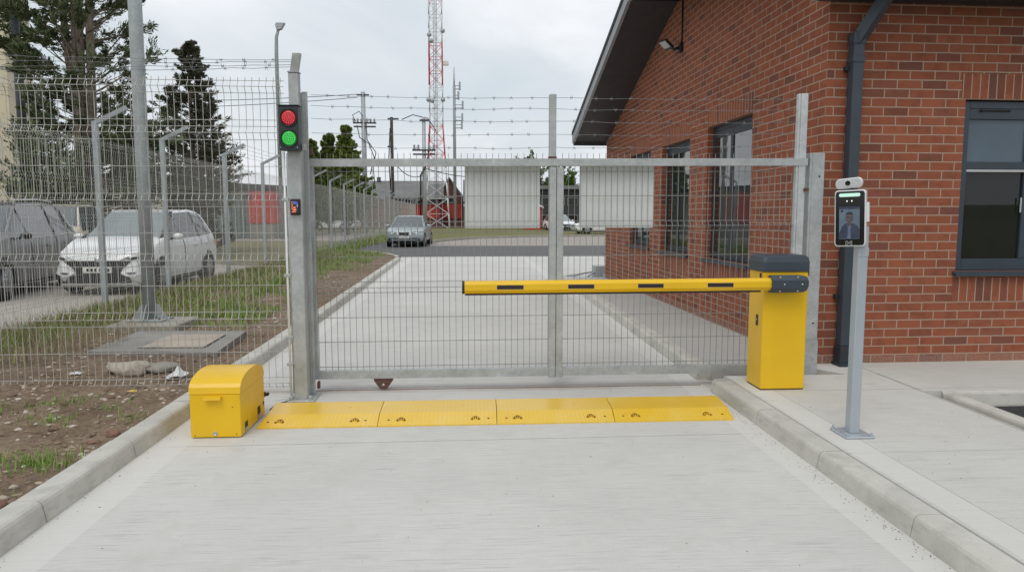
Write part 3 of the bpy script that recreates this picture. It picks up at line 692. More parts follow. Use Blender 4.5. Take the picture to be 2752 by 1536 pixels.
tag(tr.build('gate_track', 'rail_rust'), 'thin rusty rail on the concrete under the sliding gate', 'rail')
rp = thing('receiving_post', 'wide galvanised channel post behind the yellow barrier cabinet', 'post', (3.04, 6.05, .1))
m = MB(); m.bbox(2.955, 2.975, 6.0, 6.14, .06, 2.03, .004); m.bbox(2.9755, 3.085, 6.0, 6.022, .06, 2.03, .004); m.build('channel', 'galvanised', rp)
m = MB(); m.bbox(2.97, 3.09, 5.993, 5.9985, .06, .40, .002); m.build('foot_plate', 'galvanised', rp)
for z in (1.83, .55): MB().tube([(3.04, 5.994, z), (3.04, 6.001, z)], .007, 8).build('bolt_hole', 'rubber_black', rp)
# white ribbed boards hung behind the mesh
def board(x0, x1, z0, z1, lab):
    m = MB(); k = int((x1 - x0) / .0533); n_ = k * 4; pts = []
    for i in range(n_ + 1):
        x = x0 + (x1 - x0) * i / n_; pts.append((x, YG + .050 + (.007 if i % 4 in (1, 2) else 0)))
    for (xa, ya), (xb, yb) in zip(pts[:-1], pts[1:]): m.prism([(xa, ya, z0), (xb, yb, z0), (xb, yb + .004, z0), (xa, ya + .004, z0)], (0, 0, z1 - z0))
    return tag(m.build('ribbed_board', 'panel_white'), lab, 'board', 'white boards hung on the gate')
board(-.018, .625, 1.385, 1.915, 'white ribbed board on the gate mesh left of the middle upright')
board(.968, 1.615, 1.388, 1.93, 'white ribbed board on the gate mesh in front of the brick wall')

# ------------------------------------------------------------------ traffic light and card reader
tl = thing('traffic_light', 'small black traffic light with red and green lamps on the gate post', 'traffic light', (-1.352, 5.65, 1.98))
MB().bbox(-1.435, -1.285, 5.60, 5.712, 1.992, 2.328, .006).build('housing', 'signal_case', tl)
m = MB(); m.bbox(-1.437, -1.276, 5.592, 5.70, 2.3285, 2.333, .001); m.build('hood', 'signal_case', tl)
for zc_, a, b in ((2.236, 'red_lens', 'red_led'), (2.081, 'green_lens', 'green_led')):
    m = MB(); m.lathe([(.064, 0), (.069, -.008), (.063, -.012), (.058, -.004), (.056, 0)], (-1.356, 5.6, zc_), 'y', 32); m.build('lamp_ring', 'lens_ring', tl)
    m = MB(); m.lathe([(.057, -.001), (.054, -.006), (.035, -.009), (.0, -.010)], (-1.356, 5.6, zc_), 'y', 28); ln = m.build('lens', a, tl)
    m = MB()
    for ring, cnt in ((0, 1), (.015, 6), (.030, 12), (.044, 18)):
        for k in range(cnt):
            an = 2 * PI * k / cnt + ring * 20; x, z = -1.356 + ring * math.cos(an), zc_ + ring * math.sin(an); y = 5.5905 + ring * .05
            m.lathe([(.0036, 0), (.003, -.0025), (0, -.004)], (x, y, z), 'y', 8)
    m.build('led_array', b, ln)
for x in (-1.424, -1.296): MB().lathe([(.005, 0), (.004, -.003), (0, -.003)], (x, 5.6, 2.012), 'y', 8).build('screw', 'bolt_steel', tl)
m = MB(); m.bbox(-1.284, -1.262, 5.69, 5.76, 2.0, 2.05, .003); m.build('mounting_clip', 'galvanised', tl)
cr_ = thing('card_reader', 'small dark card reader with lit screen on the gate post', 'reader', (-1.345, 5.71, 1.55))
MB().bbox(-1.388, -1.314, 5.692, 5.7185, 1.502, 1.618, .005).build('case', 'black_plastic', cr_)
m = MB(); m.bbox(-1.377, -1.325, 5.6895, 5.6915, 1.516, 1.606, .001); m.build('screen', 'screen_dark', cr_)
m = MB()
for z in (1.600, 1.588, 1.577, 1.566, 1.556, 1.546): m.bbox(-1.375, -1.367, 5.688, 5.6892, z - .004, z + .003, .0005)
m.bbox(-1.361, -1.345, 5.688, 5.6892, 1.549, 1.562, .0005); m.bbox(-1.366, -1.340, 5.688, 5.6892, 1.532, 1.544, .0005); m.bbox(-1.375, -1.345, 5.688, 5.6892, 1.519, 1.526, .0005); m.build('menu_lines', 'reader_orange', cr_)
m = MB(); m.bbox(-1.362, -1.338, 5.688, 5.6892, 1.582, 1.604, .0005); m.bbox(-1.336, -1.327, 5.688, 5.6892, 1.575, 1.600, .0005); m.build('menu_tiles', 'reader_blue', cr_)
m = MB(); m.bbox(-1.334, -1.327, 5.6872, 5.6879, 1.56, 1.58, .0003); m.build('white_icon', 'mark_white', cr_)
m = MB(); m.bbox(-1.39, -1.312, 5.712, 5.7195, 1.496, 1.624, .002); m.build('back_plate', 'rust', cr_)
# cables on the ground between the box and the post
for i, (r, mat, pts, lab) in enumerate(((.004, 'cable_black', [(-1.53, 5.45, .004), (-1.52, 5.62, .006), (-1.44, 5.67, .012), (-1.42, 5.75, .03)], 'black cable lying between the yellow box and the gate post'), (.0035, 'white_plastic', [(-1.56, 5.72, .004), (-1.5, 5.78, .008), (-1.46, 5.74, .006), (-1.47, 5.86, .005)], 'short white cable lying at the foot of the gate post'))):
    tag(MB().tube(pts, r, 6).build('ground_cable', mat), lab, 'cable')

# ------------------------------------------------------------------ yellow drive box
yb = thing('drive_box', 'yellow steel drive box with rounded lid at the left kerb', 'box', (-1.7, 5.05, 0))
x0, x1, y0, y1 = -1.866, -1.534, 4.77, 5.33; yc = (y0 + y1) / 2
arc = [(yc - .28 * math.cos(PI * k / 16), .306 + .121 * math.sin(PI * k / 16) ** .66) for k in range(17)]
m = MB(); m.bbox(x0, x1, y0, y1, .006, .303, .004); m.build('body', 'yellow', yb)
m = MB(); pts = [(x0 - .003, y0 - .003, .3045)] + [(x0 - .003, y, z) for y, z in arc[1:-1]] + [(x0 - .003, y1 + .003, .3045)]; m.prism(pts, (x1 - x0 + .006, 0, 0)); m.build('lid', 'yellow', yb)
m = MB(); m.bbox(-1.765, -1.652, y0 - .032, y0 - .003, .286, .291, .001); m.prism([(-1.765, y0 - .032, .286), (-1.652, y0 - .032, .286), (-1.652, y0 - .036, .270), (-1.765, y0 - .036, .270)], (0, .004, 0)); m.build('lid_handle', 'yellow', yb)
m = MB(); m.lathe([(.016, 0), (.0155, -.004), (.011, -.0055), (.010, -.003), (0, -.003)], (-1.705, y0, .032), 'y', 20); m.build('lock', 'bolt_steel', yb)
for x, z in ((-1.838, .022), (-1.565, .027), (-1.586, .212)): MB().lathe([(.0042, 0), (.003, -.002), (0, -.002)], (x, y0, z), 'y', 8).build('screw', 'rust', yb)
for y_, z_, h_, w_ in ((4.855, .02, .062, .062), (5.15, .02, .085, .07), (5.285, .08, .03, .03)):
    m = MB(); m.box(x1 - .03, x1 + .0012, y_, y_ + w_, z_, z_ + h_); so_ = m.build('slot', 'rubber_black', yb)
    m = MB(); m.bbox(x1 + .0013, x1 + .003, y_ + .002, y_ + w_ - .002, z_ + .001, z_ + h_ * .35, .0005); m.build('slot_plate', 'galvanised', so_)
m = MB(); m.bbox(x1 - .01, x1 + .028, 5.37 - .035, 5.37, .14, .162, .003); m.bbox(x1 - .02, x1 + .0, 5.331, 5.36, .13, .17, .002); m.build('cable_gland', 'rubber_black', yb)

# ------------------------------------------------------------------ ramp sections across the lane
YT, YC, YB, ZC = 4.955, 5.135, 5.46, .052
XF = [-1.492, -.647, .205, 1.062, 1.945]; XCR = [-1.478, -.65, .210, 1.078, 1.985]; XB = [-1.50, -.655, .217, 1.097, 2.02]
labs = ['first yellow ramp section with a slanted end beside the yellow box', 'second yellow ramp section from the yellow box', 'third yellow ramp section from the yellow box, worn pale on top', 'last yellow ramp section with a slanted end at the right kerb']
for i in range(4):
    rt = thing('ramp_section', labs[i], 'ramp', ((XF[i] + XF[i + 1]) / 2, 5.2, 0), 0, 'yellow ramp sections across the lane')
    g_ = .0025; e0 = .05 if i == 0 else 0; e1 = .05 if i == 3 else 0
    def P(k, xs, y, z, in0=0, in1=0): return [(xs[i] + g_ + in0, y, z), (xs[i + 1] - g_ - in1, y, z)]
    rows = [P(0, XF, YT, .0005), P(0, XF, YT, .010), P(0, XCR, YC, ZC, e0 * .35, e1 * .5), P(0, XB, YB, ZC + .002, e0 * .35, e1 * .5), P(0, XB, YB + .17, .010), P(0, XB, YB + .17, .0005)]
    if i == 0: rows[4][0] = rows[5][0] = (XB[0] - .03, YB + .17, rows[4][0][2])
    m = MB(); vs = [p for r in rows for p in r]; m.add(vs, [(2 * k, 2 * k + 1, 2 * k + 3, 2 * k + 2) for k in range(5)] + [(0, 2, 4, 6, 8, 10), (11, 9, 7, 5, 3, 1), (10, 11, 1, 0)])
    m.build('plate', 'yellow_tread', rt)
    sl_ = (ZC - .01) / (YC - YT); L = XF[i + 1] - XF[i]
    def on(x, y, dz=.0): return (x, y, .010 + sl_ * (y - YT) + dz)
    for f in ((.17, .80) if i == 0 else (.19, .82) if i == 1 else (.18, .81) if i == 2 else (.19, .80)):
        xc = XF[i] + L * f; yc_ = YT + .078
        n_ = 12; arc_ = [(xc - .036 + .072 * k / n_, yc_ - .014 + .046 * math.sin(PI * k / n_) ** .7) for k in range(n_ + 1)]
        m = MB(); m.prism([on(x, y, -.004) for x, y in arc_] + [on(xc + .022, yc_ - .024, -.004), on(xc + .010, yc_ - .008, -.004), on(xc - .010, yc_ - .008, -.004), on(xc - .022, yc_ - .024, -.004)], (0, 0, .0055)); lug = m.build('lug_recess', 'yellow_shade', rt)  # recess is not cut; its shade is a dark yellow patch on the slope
        m = MB()
        for dx in (-.016, 0, .016): m.bbox(xc + dx - .0035, xc + dx + .0035, yc_ - .012, yc_ + .008, on(xc, yc_)[2] - .003, on(xc, yc_)[2] + .008, .001)
        m.build('lug_teeth', 'yellow', lug)
    for f in ((.075, .89) if i == 0 else (.085, .93)):
        m = MB(); x, y, z = on(XF[i] + L * f, YT + .074, .0); m.add([(x + .009 * math.cos(a), y + .007 * math.sin(a), z + sl_ * .007 * math.sin(a) + .0015) for a in [2 * PI * k / 12 for k in range(12)]], [tuple(range(12))]); m.build('bolt_hole', 'rubber_black', rt)

# ------------------------------------------------------------------ barrier
bc = thing('barrier', 'yellow barrier with grey-capped cabinet and lowered arm with four black marks', 'barrier', (2.5, 5.52, .11))
x0, x1, y0, y1 = 2.322, 2.679, 5.392, 5.675
MB().bbox(x0, x1, y0, y1, .118, 1.055, .006).build('cabinet', 'yellow', bc)
MB().bbox(x0 + .004, x1 - .004, y0 + .004, y1 - .004, .108, .1175, .001).build('base', 'rubber_black', bc)
m = MB()
def caploop(z, i, ch): return [(x0 - .008 + i + ch, y0 - .008 + i, z), (x1 + .008 - i - .012, y0 - .008 + i, z), (x1 + .008 - i, y0 + .004 + i, z), (x1 + .008 - i, y1 + .008 - i, z), (x0 - .008 + i, y1 + .008 - i, z), (x0 - .008 + i, y0 - .008 + i + ch * .8, z)]
loops = [caploop(1.0565, 0, .012), caploop(1.13, 0, .012), caploop(1.168, .008, .03), caploop(1.184, .03, .03)]
vs = [p for l in loops for p in l]; fs = [tuple(range(5, -1, -1)), tuple(range(18, 24))]
for k in range(3):
    for i in range(6): j = (i + 1) % 6; fs.append((k * 6 + i, k * 6 + j, k * 6 + 6 + j, k * 6 + 6 + i))
m.add(vs, fs); m.build('cap', 'anthracite', bc)
MB().bbox(x1 + .0085, x1 + .022, y0 + .03, y0 + .06, 1.02, 1.12, .002).build('cap_latch', 'rubber_black', bc)
m = MB(); m.prism([(x0 - .002, 5.50 + dy, .66 + dz) for dy, dz in ((-.022, -.035), (-.015, -.045), (.015, -.045), (.022, -.035), (.022, .035), (.015, .045), (-.015, .045), (-.022, .035))], (.003, 0, 0)); kh = m.build('lock_plate', 'black_plastic', bc)
m = MB(); m.lathe([(.008, 0), (.008, -.003), (0, -.003)], (x0 - .002, 5.50, .665), 'x', 10); m.build('keyhole', 'bolt_steel', kh)
m = MB(); m.bbox(x0 - .0015, x0 - .0003, 5.44, 5.475, .98, 1.04, .0003); m.build('rating_label', 'rubber_black', bc)
YA, hz, hy = 5.315, .047, .036
tilt = lambda x: .9565 + (x + .04) * .0045
def octo(x, sc=1.):
    z = tilt(x); return [(x, YA + dy * sc, z + dz * sc) for dy, dz in ((-hy, -.022), (-hy, .022), (-.014, hz), (.014, hz), (hy, .022), (hy, -.022), (.014, -hz), (-.014, -hz))]
def loft(m, A, B):
    n = len(A); m.add(A + B, [tuple(range(n - 1, -1, -1)), tuple(range(n, 2 * n))] + [(i, (i + 1) % n, n + (i + 1) % n, n + i) for i in range(n)])
m = MB(); loft(m, octo(-.022), octo(2.36)); ba = m.build('arm', 'yellow', bc)
m = MB(); loft(m, octo(-.040, 1.03), octo(-.0225, 1.03)); m.build('end_cap', 'rubber_black', ba)
m = MB(); loft(m, [(-.02, YA + a, tilt(-.02) - hz - .014 + b) for a, b in ((-.012, 0), (.012, 0), (.012, .0135), (-.012, .0135))], [(2.26, YA + a, tilt(2.26) - hz - .014 + b) for a, b in ((-.012, 0), (.012, 0), (.012, .0135), (-.012, .0135))]); m.build('rubber_edge', 'rubber_black', ba)
for a, b in ((.220, .421), (.758, .957), (1.293, 1.490), (1.833, 2.034)):
    m = MB(); loft(m, [(a - .0025, YA - hy - .0012, tilt(a) - .0178), (a - .0025, YA - hy - .0012, tilt(a) + .0178), (a - .0025, YA - hy - .0002, tilt(a) + .0178), (a - .0025, YA - hy - .0002, tilt(a) - .0178)], [(b + .0025, YA - hy - .0012, tilt(b) - .0178), (b + .0025, YA - hy - .0012, tilt(b) + .0178), (b + .0025, YA - hy - .0002, tilt(b) + .0178), (b + .0025, YA - hy - .0002, tilt(b) - .0178)]); m.build('reflector', 'mark_edge', ba)
    m = MB(); m.bbox(a, b, YA - hy - .0026, YA - hy - .0013, tilt((a + b) / 2) - .0155, tilt((a + b) / 2) + .0155, .0003); m.build('black_mark', 'rubber_black', ba)
m = MB(); hs = 1.42
A = octo(2.335, hs)
m2 = [p for p in A]; seq = []
for x, sc in ((2.335, 1.42), (2.56, 1.42), (2.60, 1.34), (2.622, 1.15), (2.632, .85)): seq.append(octo(x, sc))
vs = [(p[0], min(p[1], 5.3905), p[2]) for l in seq for p in l]; fs = [tuple(range(7, -1, -1)), tuple(range(32, 40))]
for k in range(4):
    for i in range(8): j = (i + 1) % 8; fs.append((k * 8 + i, k * 8 + j, k * 8 + 8 + j, k * 8 + 8 + i))
m.add(vs, fs); cl_ = m.build('clamp', 'anthracite', bc)
for x in (2.40, 2.54):
    for dy, dz, ax in ((-hy * 1.42, 0, 0), (-.038, .052, 1), (-.038, -.052, -1)):
        c = Vector((x + (.03 if ax == 0 else 0), YA + dy, tilt(x) + dz)); d_ = Vector((0, -1, ax * .9)).normalized()
        MB().tube([c - d_ * .004, c + d_ * .006], .0075, 6).build('bolt', 'bolt_steel', cl_)
MB().bbox(2.41, 2.55, 5.365, 5.394, .915, 1.0, .004).build('drive_shaft', 'anthracite_dark', bc)

# ------------------------------------------------------------------ face reader terminal
ft = thing('face_terminal', 'white face recognition terminal on a silver post with a lit screen', 'terminal', (2.44, 4.235, .11))
px, py = 2.440, 4.25
MB().bbox(px - .031, px + .031, py - .033, py + .033, .122, 1.43, .005).build('post', 'post_silver', ft)
m = MB(); m.bbox(px - .094, px + .094, py - .105, py + .105, .111, .1235, .004); m.build('base_plate', 'post_silver', ft)
for sx in (-1, 1):
    for sy in (-1, 1): MB().tube([(px + sx * .078, py + sy * .088, .123), (px + sx * .078, py + sy * .088, .132)], .011, 6).tube([(px + sx * .078, py + sy * .088, .132), (px + sx * .078, py + sy * .088, .146)], .006, 6).build('anchor_bolt', 'post_silver', ft)
RZ = math.radians(-38); dcx, dcy, dcz = 2.362, 4.245, 1.478
M = Matrix.Translation((dcx, dcy, dcz)) @ Matrix.Rotation(RZ, 4, 'Z') @ Matrix.Rotation(math.radians(-2), 4, 'Y') @ Matrix.Diagonal((.79, 1, 1, 1))
def rrect(w_, h_, r, y, n=6, cx=0, cz=0):
    pts = []
    for qx, qz, a0 in ((1, 1, 0), (-1, 1, 90), (-1, -1, 180), (1, -1, 270)):
        for k in range(n + 1):
            a = math.radians(a0 + 90 * k / n); pts.append((cx + qx * (w_ / 2 - r) + r * math.cos(a), y, cz + qz * (h_ / 2 - r) + r * math.sin(a)))
    return pts
def rbox(w_, h_, r, y0_, y1_, b=.006, cx=0, cz=0):
    m = MB(); ls = [rrect(w_ - 2 * b, h_ - 2 * b, max(.001, r - b), y0_, 6, cx, cz), rrect(w_ - b * .6, h_ - b * .6, r, y0_ + b * .3, 6, cx, cz), rrect(w_, h_, r, y0_ + b, 6, cx, cz), rrect(w_, h_, r, y1_ - b, 6, cx, cz), rrect(w_ - 2 * b, h_ - 2 * b, max(.001, r - b), y1_, 6, cx, cz)]
    n = len(ls[0]); vs = [p for l in ls for p in l]; fs = [tuple(range(n)), tuple(range(4 * n, 5 * n))] + [(k * n + i, k * n + (i + 1) % n, k * n + n + (i + 1) % n, k * n + n + i) for k in range(4) for i in range(n)]
    return m.add(vs, fs)
W_, H_ = .222, .345
rbox(W_, H_, .022, -.028, .028, .007).xf(M).build('case', 'white_plastic', ft)
rbox(W_ - .016, H_ - .014, .019, -.0315, -.0275, .0015).xf(M).build('front_glass', 'gloss_black', ft)
rbox(.150, .021, .009, -.0335, -.0316, .0008, -.003, .142).xf(M).build('status_light', 'mint_light', ft)
m = MB()
for x in (-.018, .016): MB().lathe([(.005, 0), (.004, -.0015), (0, -.0018)], (x - .003, -.0317, .105), 'y', 10).xf(M).build('sensor', 'sensor_white', ft)
sc = rbox(.146, .196, .001, -.0327, -.0316, .0002, -.003, -.028).xf(M).build('screen', 'screen_blue', ft)
def flat(pts, y, cx, cz): return MB().prism([(cx + x, y, cz + z) for x, z in pts], (0, .0004, 0))
ell = lambda a, b, n=24: [(a * math.cos(2 * PI * k / n), b * math.sin(2 * PI * k / n)) for k in range(n)]
# what the screen shows: a man in a dark jacket, head and shoulders
flat([(-.072, -.062), (-.055, -.022), (-.03, -.004), (.03, -.004), (.055, -.018), (.072, -.04), (.072, -.096), (-.072, -.096)], -.0333, -.003, -.0275).xf(M).build('screen_jacket', 'screen_dark', sc)
flat([(-.014, -.01), (.014, -.01), (.008, -.05), (.012, -.096), (-.014, -.096), (-.008, -.05)], -.0339, -.003, -.0275).xf(M).build('screen_shirt', 'screen_shirt', sc)
flat([(-.012, -.02), (.012, -.02), (.013, .02), (-.013, .02)], -.0345, -.003, -.0275).xf(M).build('screen_neck', 'screen_skin', sc)
flat([(.027 * math.cos(a) , .034 * math.sin(a) + .031) for a in [2 * PI * k / 24 for k in range(24)]], -.0351, -.003, -.0275).xf(M).build('screen_face', 'screen_skin', sc)
flat([(.026 * math.cos(a), .016 * math.sin(a) + .051) for a in [PI * k / 14 for k in range(15)]] , -.0357, -.003, -.0275).xf(M).build('screen_hair', 'screen_hair', sc)
flat([(-.021, .031), (.021, .031), (.020, .035), (-.020, .035)], -.0357, -.003, -.0275).xf(M).build('screen_glasses', 'screen_hair', sc)
flat([(-.072, .083), (.072, .083), (.072, .097), (-.072, .097)], -.0333, -.003, -.0275).xf(M).build('screen_bar', 'screen_dark', sc)
flat([(-.012, -.007), (.006, -.007), (.006, .007), (-.012, .007)], -.0333, -.053, .045).xf(M).build('screen_icon', 'screen_hair', sc)
m = MB(); cx, cz = -.005, -.151
for sg in (-1, 1):
    m.bbox(cx + sg * .021 - .0013, cx + sg * .021 + .0013, -.0325, -.0316, cz - .012, cz + .012, .0003)
    for sz in (-1, 1): m.bbox(min(cx + sg * .0195, cx + sg * .0085), max(cx + sg * .0195, cx + sg * .0085), -.0325, -.0316, cz + sz * .011 - .0012, cz + sz * .011 + .0012, .0003)
m.xf(M); m.build('logo_frame', 'mark_white', ft)
def text(body, size, mat, parent, Mx, ext=.0004):
    cu = bpy.data.curves.new('lettering', 'FONT'); cu.body = body; cu.size = size; cu.align_x = 'CENTER'; cu.align_y = 'CENTER'; cu.extrude = ext
    tmp = bpy.data.objects.new('tmp', cu); COL.objects.link(tmp); dg_ = bpy.context.evaluated_depsgraph_get(); me = bpy.data.meshes.new_from_object(tmp.evaluated_get(dg_))
    bpy.data.objects.remove(tmp); org = ORG[parent.name]; me.transform(Mx); me.transform(Matrix.Translation(-org)); me.materials.clear(); me.materials.append(MATS[mat])
    me.name = 'lettering'; o = bpy.data.objects.new('lettering', me); COL.objects.link(o); o.parent = parent; ORG[o.name] = org; return o
text('GOf', .015, 'mark_white', ft, M @ Matrix.Translation((cx, -.0321, cz)) @ Matrix.Rotation(PI / 2, 4, 'X'))
m = rbox(.02, .12, .004, .0, .03, .003, W_ / 2 + .008, .035).xf(M); m.build('card_slot', 'white_plastic', ft)
MB().bbox(-.03, .03, .028, .075, -.1, .1, .003).xf(M).build('mounting_bracket', 'white_plastic', ft)
MB().bbox(px - .034, px + .034, py - .036, py - .02, 1.24, 1.30, .004).build('collar', 'post_silver', ft)
MC = M @ Matrix.Translation((-.012, 0, .214)) @ Matrix.Rotation(math.radians(-3), 4, 'Y')
cm = rbox(.192, .063, .031, -.024, .028, .008).xf(MC).build('camera', 'white_plastic', ft)
rbox(.178, .053, .0262, -.0265, -.0235, .001).xf(MC).build('camera_face', 'grey_face', cm)
MB().lathe([(.020, -.0265), (.020, -.029), (.0165, -.0295), (.0162, -.027), (0, -.0265)], (0, 0, 0), 'y', 24).xf(MC @ Matrix.Translation((-.006, 0, 0)) @ Matrix.Diagonal((1 / .79, 1, 1, 1))).build('lens_rim', 'white_plastic', cm)
MB().lathe([(.0162, -.0275), (.012, -.0285), (.008, -.0275), (0, -.0272)], (0, 0, 0), 'y', 24).xf(MC @ Matrix.Translation((-.006, 0, 0)) @ Matrix.Diagonal((1 / .79, 1, 1, 1))).build('lens', 'gloss_black', cm)
MB().bbox(-.022, .022, -.012, .012, .171, .187, .002).xf(M).build('camera_neck', 'black_plastic', ft)

# ------------------------------------------------------------------ brick gatehouse
BR = math.radians(1.1)
bh = thing('brick_gatehouse', 'red brick gatehouse with dark overhanging roof on the right', 'building', (3.24, 6.33, 0), BR)
def hole_wall(m, fn, u0, u1, z0, top, holes, depth):
    """outer face cut round rectangular holes, with reveals; fn(u, d, z) -> point"""
    us = sorted({u0, u1} | {h[0] for h in holes} | {h[1] for h in holes} | {u for u in top_breaks if u0 < u < u1})
    for a, b in zip(us[:-1], us[1:]):
        hs = sorted([h for h in holes if h[0] <= a + 1e-6 and h[1] >= b - 1e-6], key=lambda h: h[2]); z = z0
        for h in hs: m.quad(fn(a, 0, z), fn(b, 0, z), fn(b, 0, h[2]), fn(a, 0, h[2])); z = h[3]
        m.quad(fn(a, 0, z), fn(b, 0, z), fn(b, 0, top(b)), fn(a, 0, top(a)))
    for a, b, c, d_ in holes:
        m.quad(fn(a, 0, c), fn(a, depth, c), fn(a, depth, d_), fn(a, 0, d_)); m.quad(fn(b, 0, c), fn(b, 0, d_), fn(b, depth, d_), fn(b, depth, c))
        m.quad(fn(a, 0, d_), fn(a, depth, d_), fn(b, depth, d_), fn(b, 0, d_)); m.quad(fn(a, 0, c), fn(b, 0, c), fn(b, depth, c), fn(a, depth, c))
RIDGE_Y, RIDGE_Z = 4.42, 4.66
gtop = lambda y: RIDGE_Z - (RIDGE_Z - 3.06) * max(0, y - RIDGE_Y) / (9.24 - RIDGE_Y) - max(0, RIDGE_Y - y) * .15
SH = [(1.585, 2.995, .925, 2.645), (3.70, 5.05, .925, 2.585), (5.72, 7.13, .945, 2.60)]
def uvw(side): return (lambda co_, n_: ((co_.y if side else co_.x) if not (abs(n_.z) > .5) else (co_.x + co_.y), (co_.z - .11) if abs(n_.z) <= .5 else (co_.x if side else co_.y)))
def uv_front(co_, n_):
    if abs(n_.y) > .5: return (co_.x + .045, co_.z - .112)
    if abs(n_.x) > .5: return (co_.y, co_.z - .112)
    return (co_.x, co_.y)
def uv_side(co_, n_):
    if abs(n_.x) > .5: return (co_.y + .11, co_.z - .112)
    if abs(n_.y) > .5: return (co_.x, co_.z - .112)
    return (co_.y, co_.x)
top_breaks = [RIDGE_Y]
m = MB(); hole_wall(m, lambda u, d, z: (d, u, z), 0, 9.24, .0, gtop, SH, .13)
sw = m.build('gable_wall', 'brick', bh, True, uv_side)
FW = (1.335, 2.6, .975, 2.552)
m = MB(); hole_wall(m, lambda u, d, z: (u, d, z), 0, 8.6, .0, lambda u: 3.9, [FW], .09)
fw_ = m.build('front_wall', 'brick', bh, True, uv_front)
m = MB(); m.quad((8.6, 0, 0), (8.6, 9.24, 0), (8.6, 9.24, 3.06), (8.6, 0, 3.9)); m.quad((0, 9.24, 0), (8.6, 9.24, 0), (8.6, 9.24, 3.06), (0, 9.24, 3.06)); m.build('rear_wall', 'brick', bh, True, uv_front)
# soldier courses over the openings (2 mm proud) and under the gable sills
def uv_sold_s(co_, n_): return (co_.z, co_.y)
def uv_sold_f(co_, n_): return (co_.z, co_.x)
for (a, b, c, d_), e in zip(SH, (.225, .215, .225)):
    z = d_ + .004
    MB().box(-.0028, .02, a - .0, b + .0, z, z + .2262).build('soldier_course', 'soldier_brick', sw, True, lambda co_, n_, z=z: (co_.z - z + .0, co_.y))
    MB().box(-.0028, .02, a + .01, b - .01, c - .275, c - .045).build('soldier_course', 'soldier_brick', sw, True, lambda co_, n_, z=c - .275: (co_.z - z, co_.y))
z = 2.556
MB().box(FW[0] - .045, 2.7, -.0028, .02, z, z + .2262).build('soldier_course', 'soldier_brick', fw_, True, lambda co_, n_: (co_.z - z, co_.x))
z2 = FW[2] - .29
MB().box(FW[0] - .02, 2.7, -.0028, .02, z2, z2 + .2262).build('soldier_course', 'soldier_brick', fw_, True, lambda co_, n_: (co_.z - z2, co_.x))
MB().box(-.0015, .01, 1.52, 1.528, .12, gtop(1.5) - .02).build('movement_joint', 'stone_brown', sw, True)
def frame_bars(m, fn, u0, u1, z0, z1, wd, d0, d1, wb=None):
    wb = wb or wd
    def bx(a, b, c, e):
        p = fn(a, d0, c); q = fn(b, d1, e); m.bbox(min(p[0], q[0]), max(p[0], q[0]), min(p[1], q[1]), max(p[1], q[1]), min(p[2], q[2]), max(p[2], q[2]), .004)
    bx(u0, u0 + wd, z0, z1); bx(u1 - wd, u1, z0, z1); bx(u0 + wd + .0003, u1 - wd - .0003, z1 - wd, z1); bx(u0 + wd + .0003, u1 - wd - .0003, z0, z0 + wb); return bx
for a, b, c, d_ in SH:
    fn = lambda u, d, z: (d, u, z)
    m = MB(); bx = frame_bars(m, fn, a + .004, b - .004, c + .004, d_ - .006, .062, .075, .135, .085); mid = (a + b) / 2 + .06
    bx(mid - .04, mid + .04, c + .0895, d_ - .069); bx(a + .0665, mid - .0405, d_ - .16, d_ - .0685); bx(mid + .0405, b - .0665, d_ - .16, d_ - .0685)
    wf = m.build('window_frame', 'anthracite_dark', bh, True)
    MB().bbox(.088, .10, a + .06, mid - .03, c + .06, d_ - .1, .001).build('pane', 'side_glass', wf, True); MB().bbox(.088, .10, mid + .03, b - .06, c + .06, d_ - .1, .001).build('pane', 'side_glass', wf, True)
    m = MB(); m.prism([(-.05, a - .045, c - .042), (-.05, a - .045, c - .012), (.07, a - .045, c + .003), (.07, a - .045, c - .042)], (0, b - a + .09, 0)); m.build('sill', 'anthracite', wf, True)
fn = lambda u, d, z: (u, d, z); a, b, c, d_ = FW
m = MB(); bx = frame_bars(m, fn, a + .006, b, c + .006, d_ - .012, .066, .03, .09, .105)
bx(1.985, 2.05, c + .112, d_ - .079); bx(a + .0725, 1.9845, 1.918, 1.99); bx(a + .0725, 1.9845, 2.378, d_ - .0785); bx(2.0505, b - .0665, 1.6, 1.66)
wf = m.build('window_frame', 'anthracite', bh, True)
MB().bbox(a + .06, 1.99, .055, .065, 1.95, 2.40, .001).build('fanlight_pane', 'blind_glass', wf, True)
MB().bbox(a + .06, 1.99, .055, .065, c + .1, 1.94, .001).build('pane', 'window_glass', wf, True)
MB().bbox(2.04, b - .06, .055, .065, c + .1, d_ - .07, .001).build('pane', 'window_glass', wf, True)
MB().bbox(a + .0725, 1.9845, .028, .05, 1.896, 1.9175, .002).build('blind_rail', 'grey_face', wf, True)
m = MB(); m.tube([(a + .18, .022, 2.458), (a + .46, .022, 2.458)], .008, 8); m.lathe([(.014, .01), (.014, .034), (0, .036)], (a + .18, 0, 2.458), 'y', 10); m.build('trickle_vent', 'rubber_black', wf, True)
m = MB(); m.bbox(1.958, 1.972, .018, .03, 1.52, 1.66, .003); m.build('window_handle', 'grey_face', wf, True)
m = MB(); m.prism([(a - .03, -.055, c - .044), (a - .03, -.055, c - .018), (a - .03, .03, c + .004), (a - .03, .03, c - .044)], (b - a + .1, 0, 0)); m.build('sill', 'anthracite', wf, True)
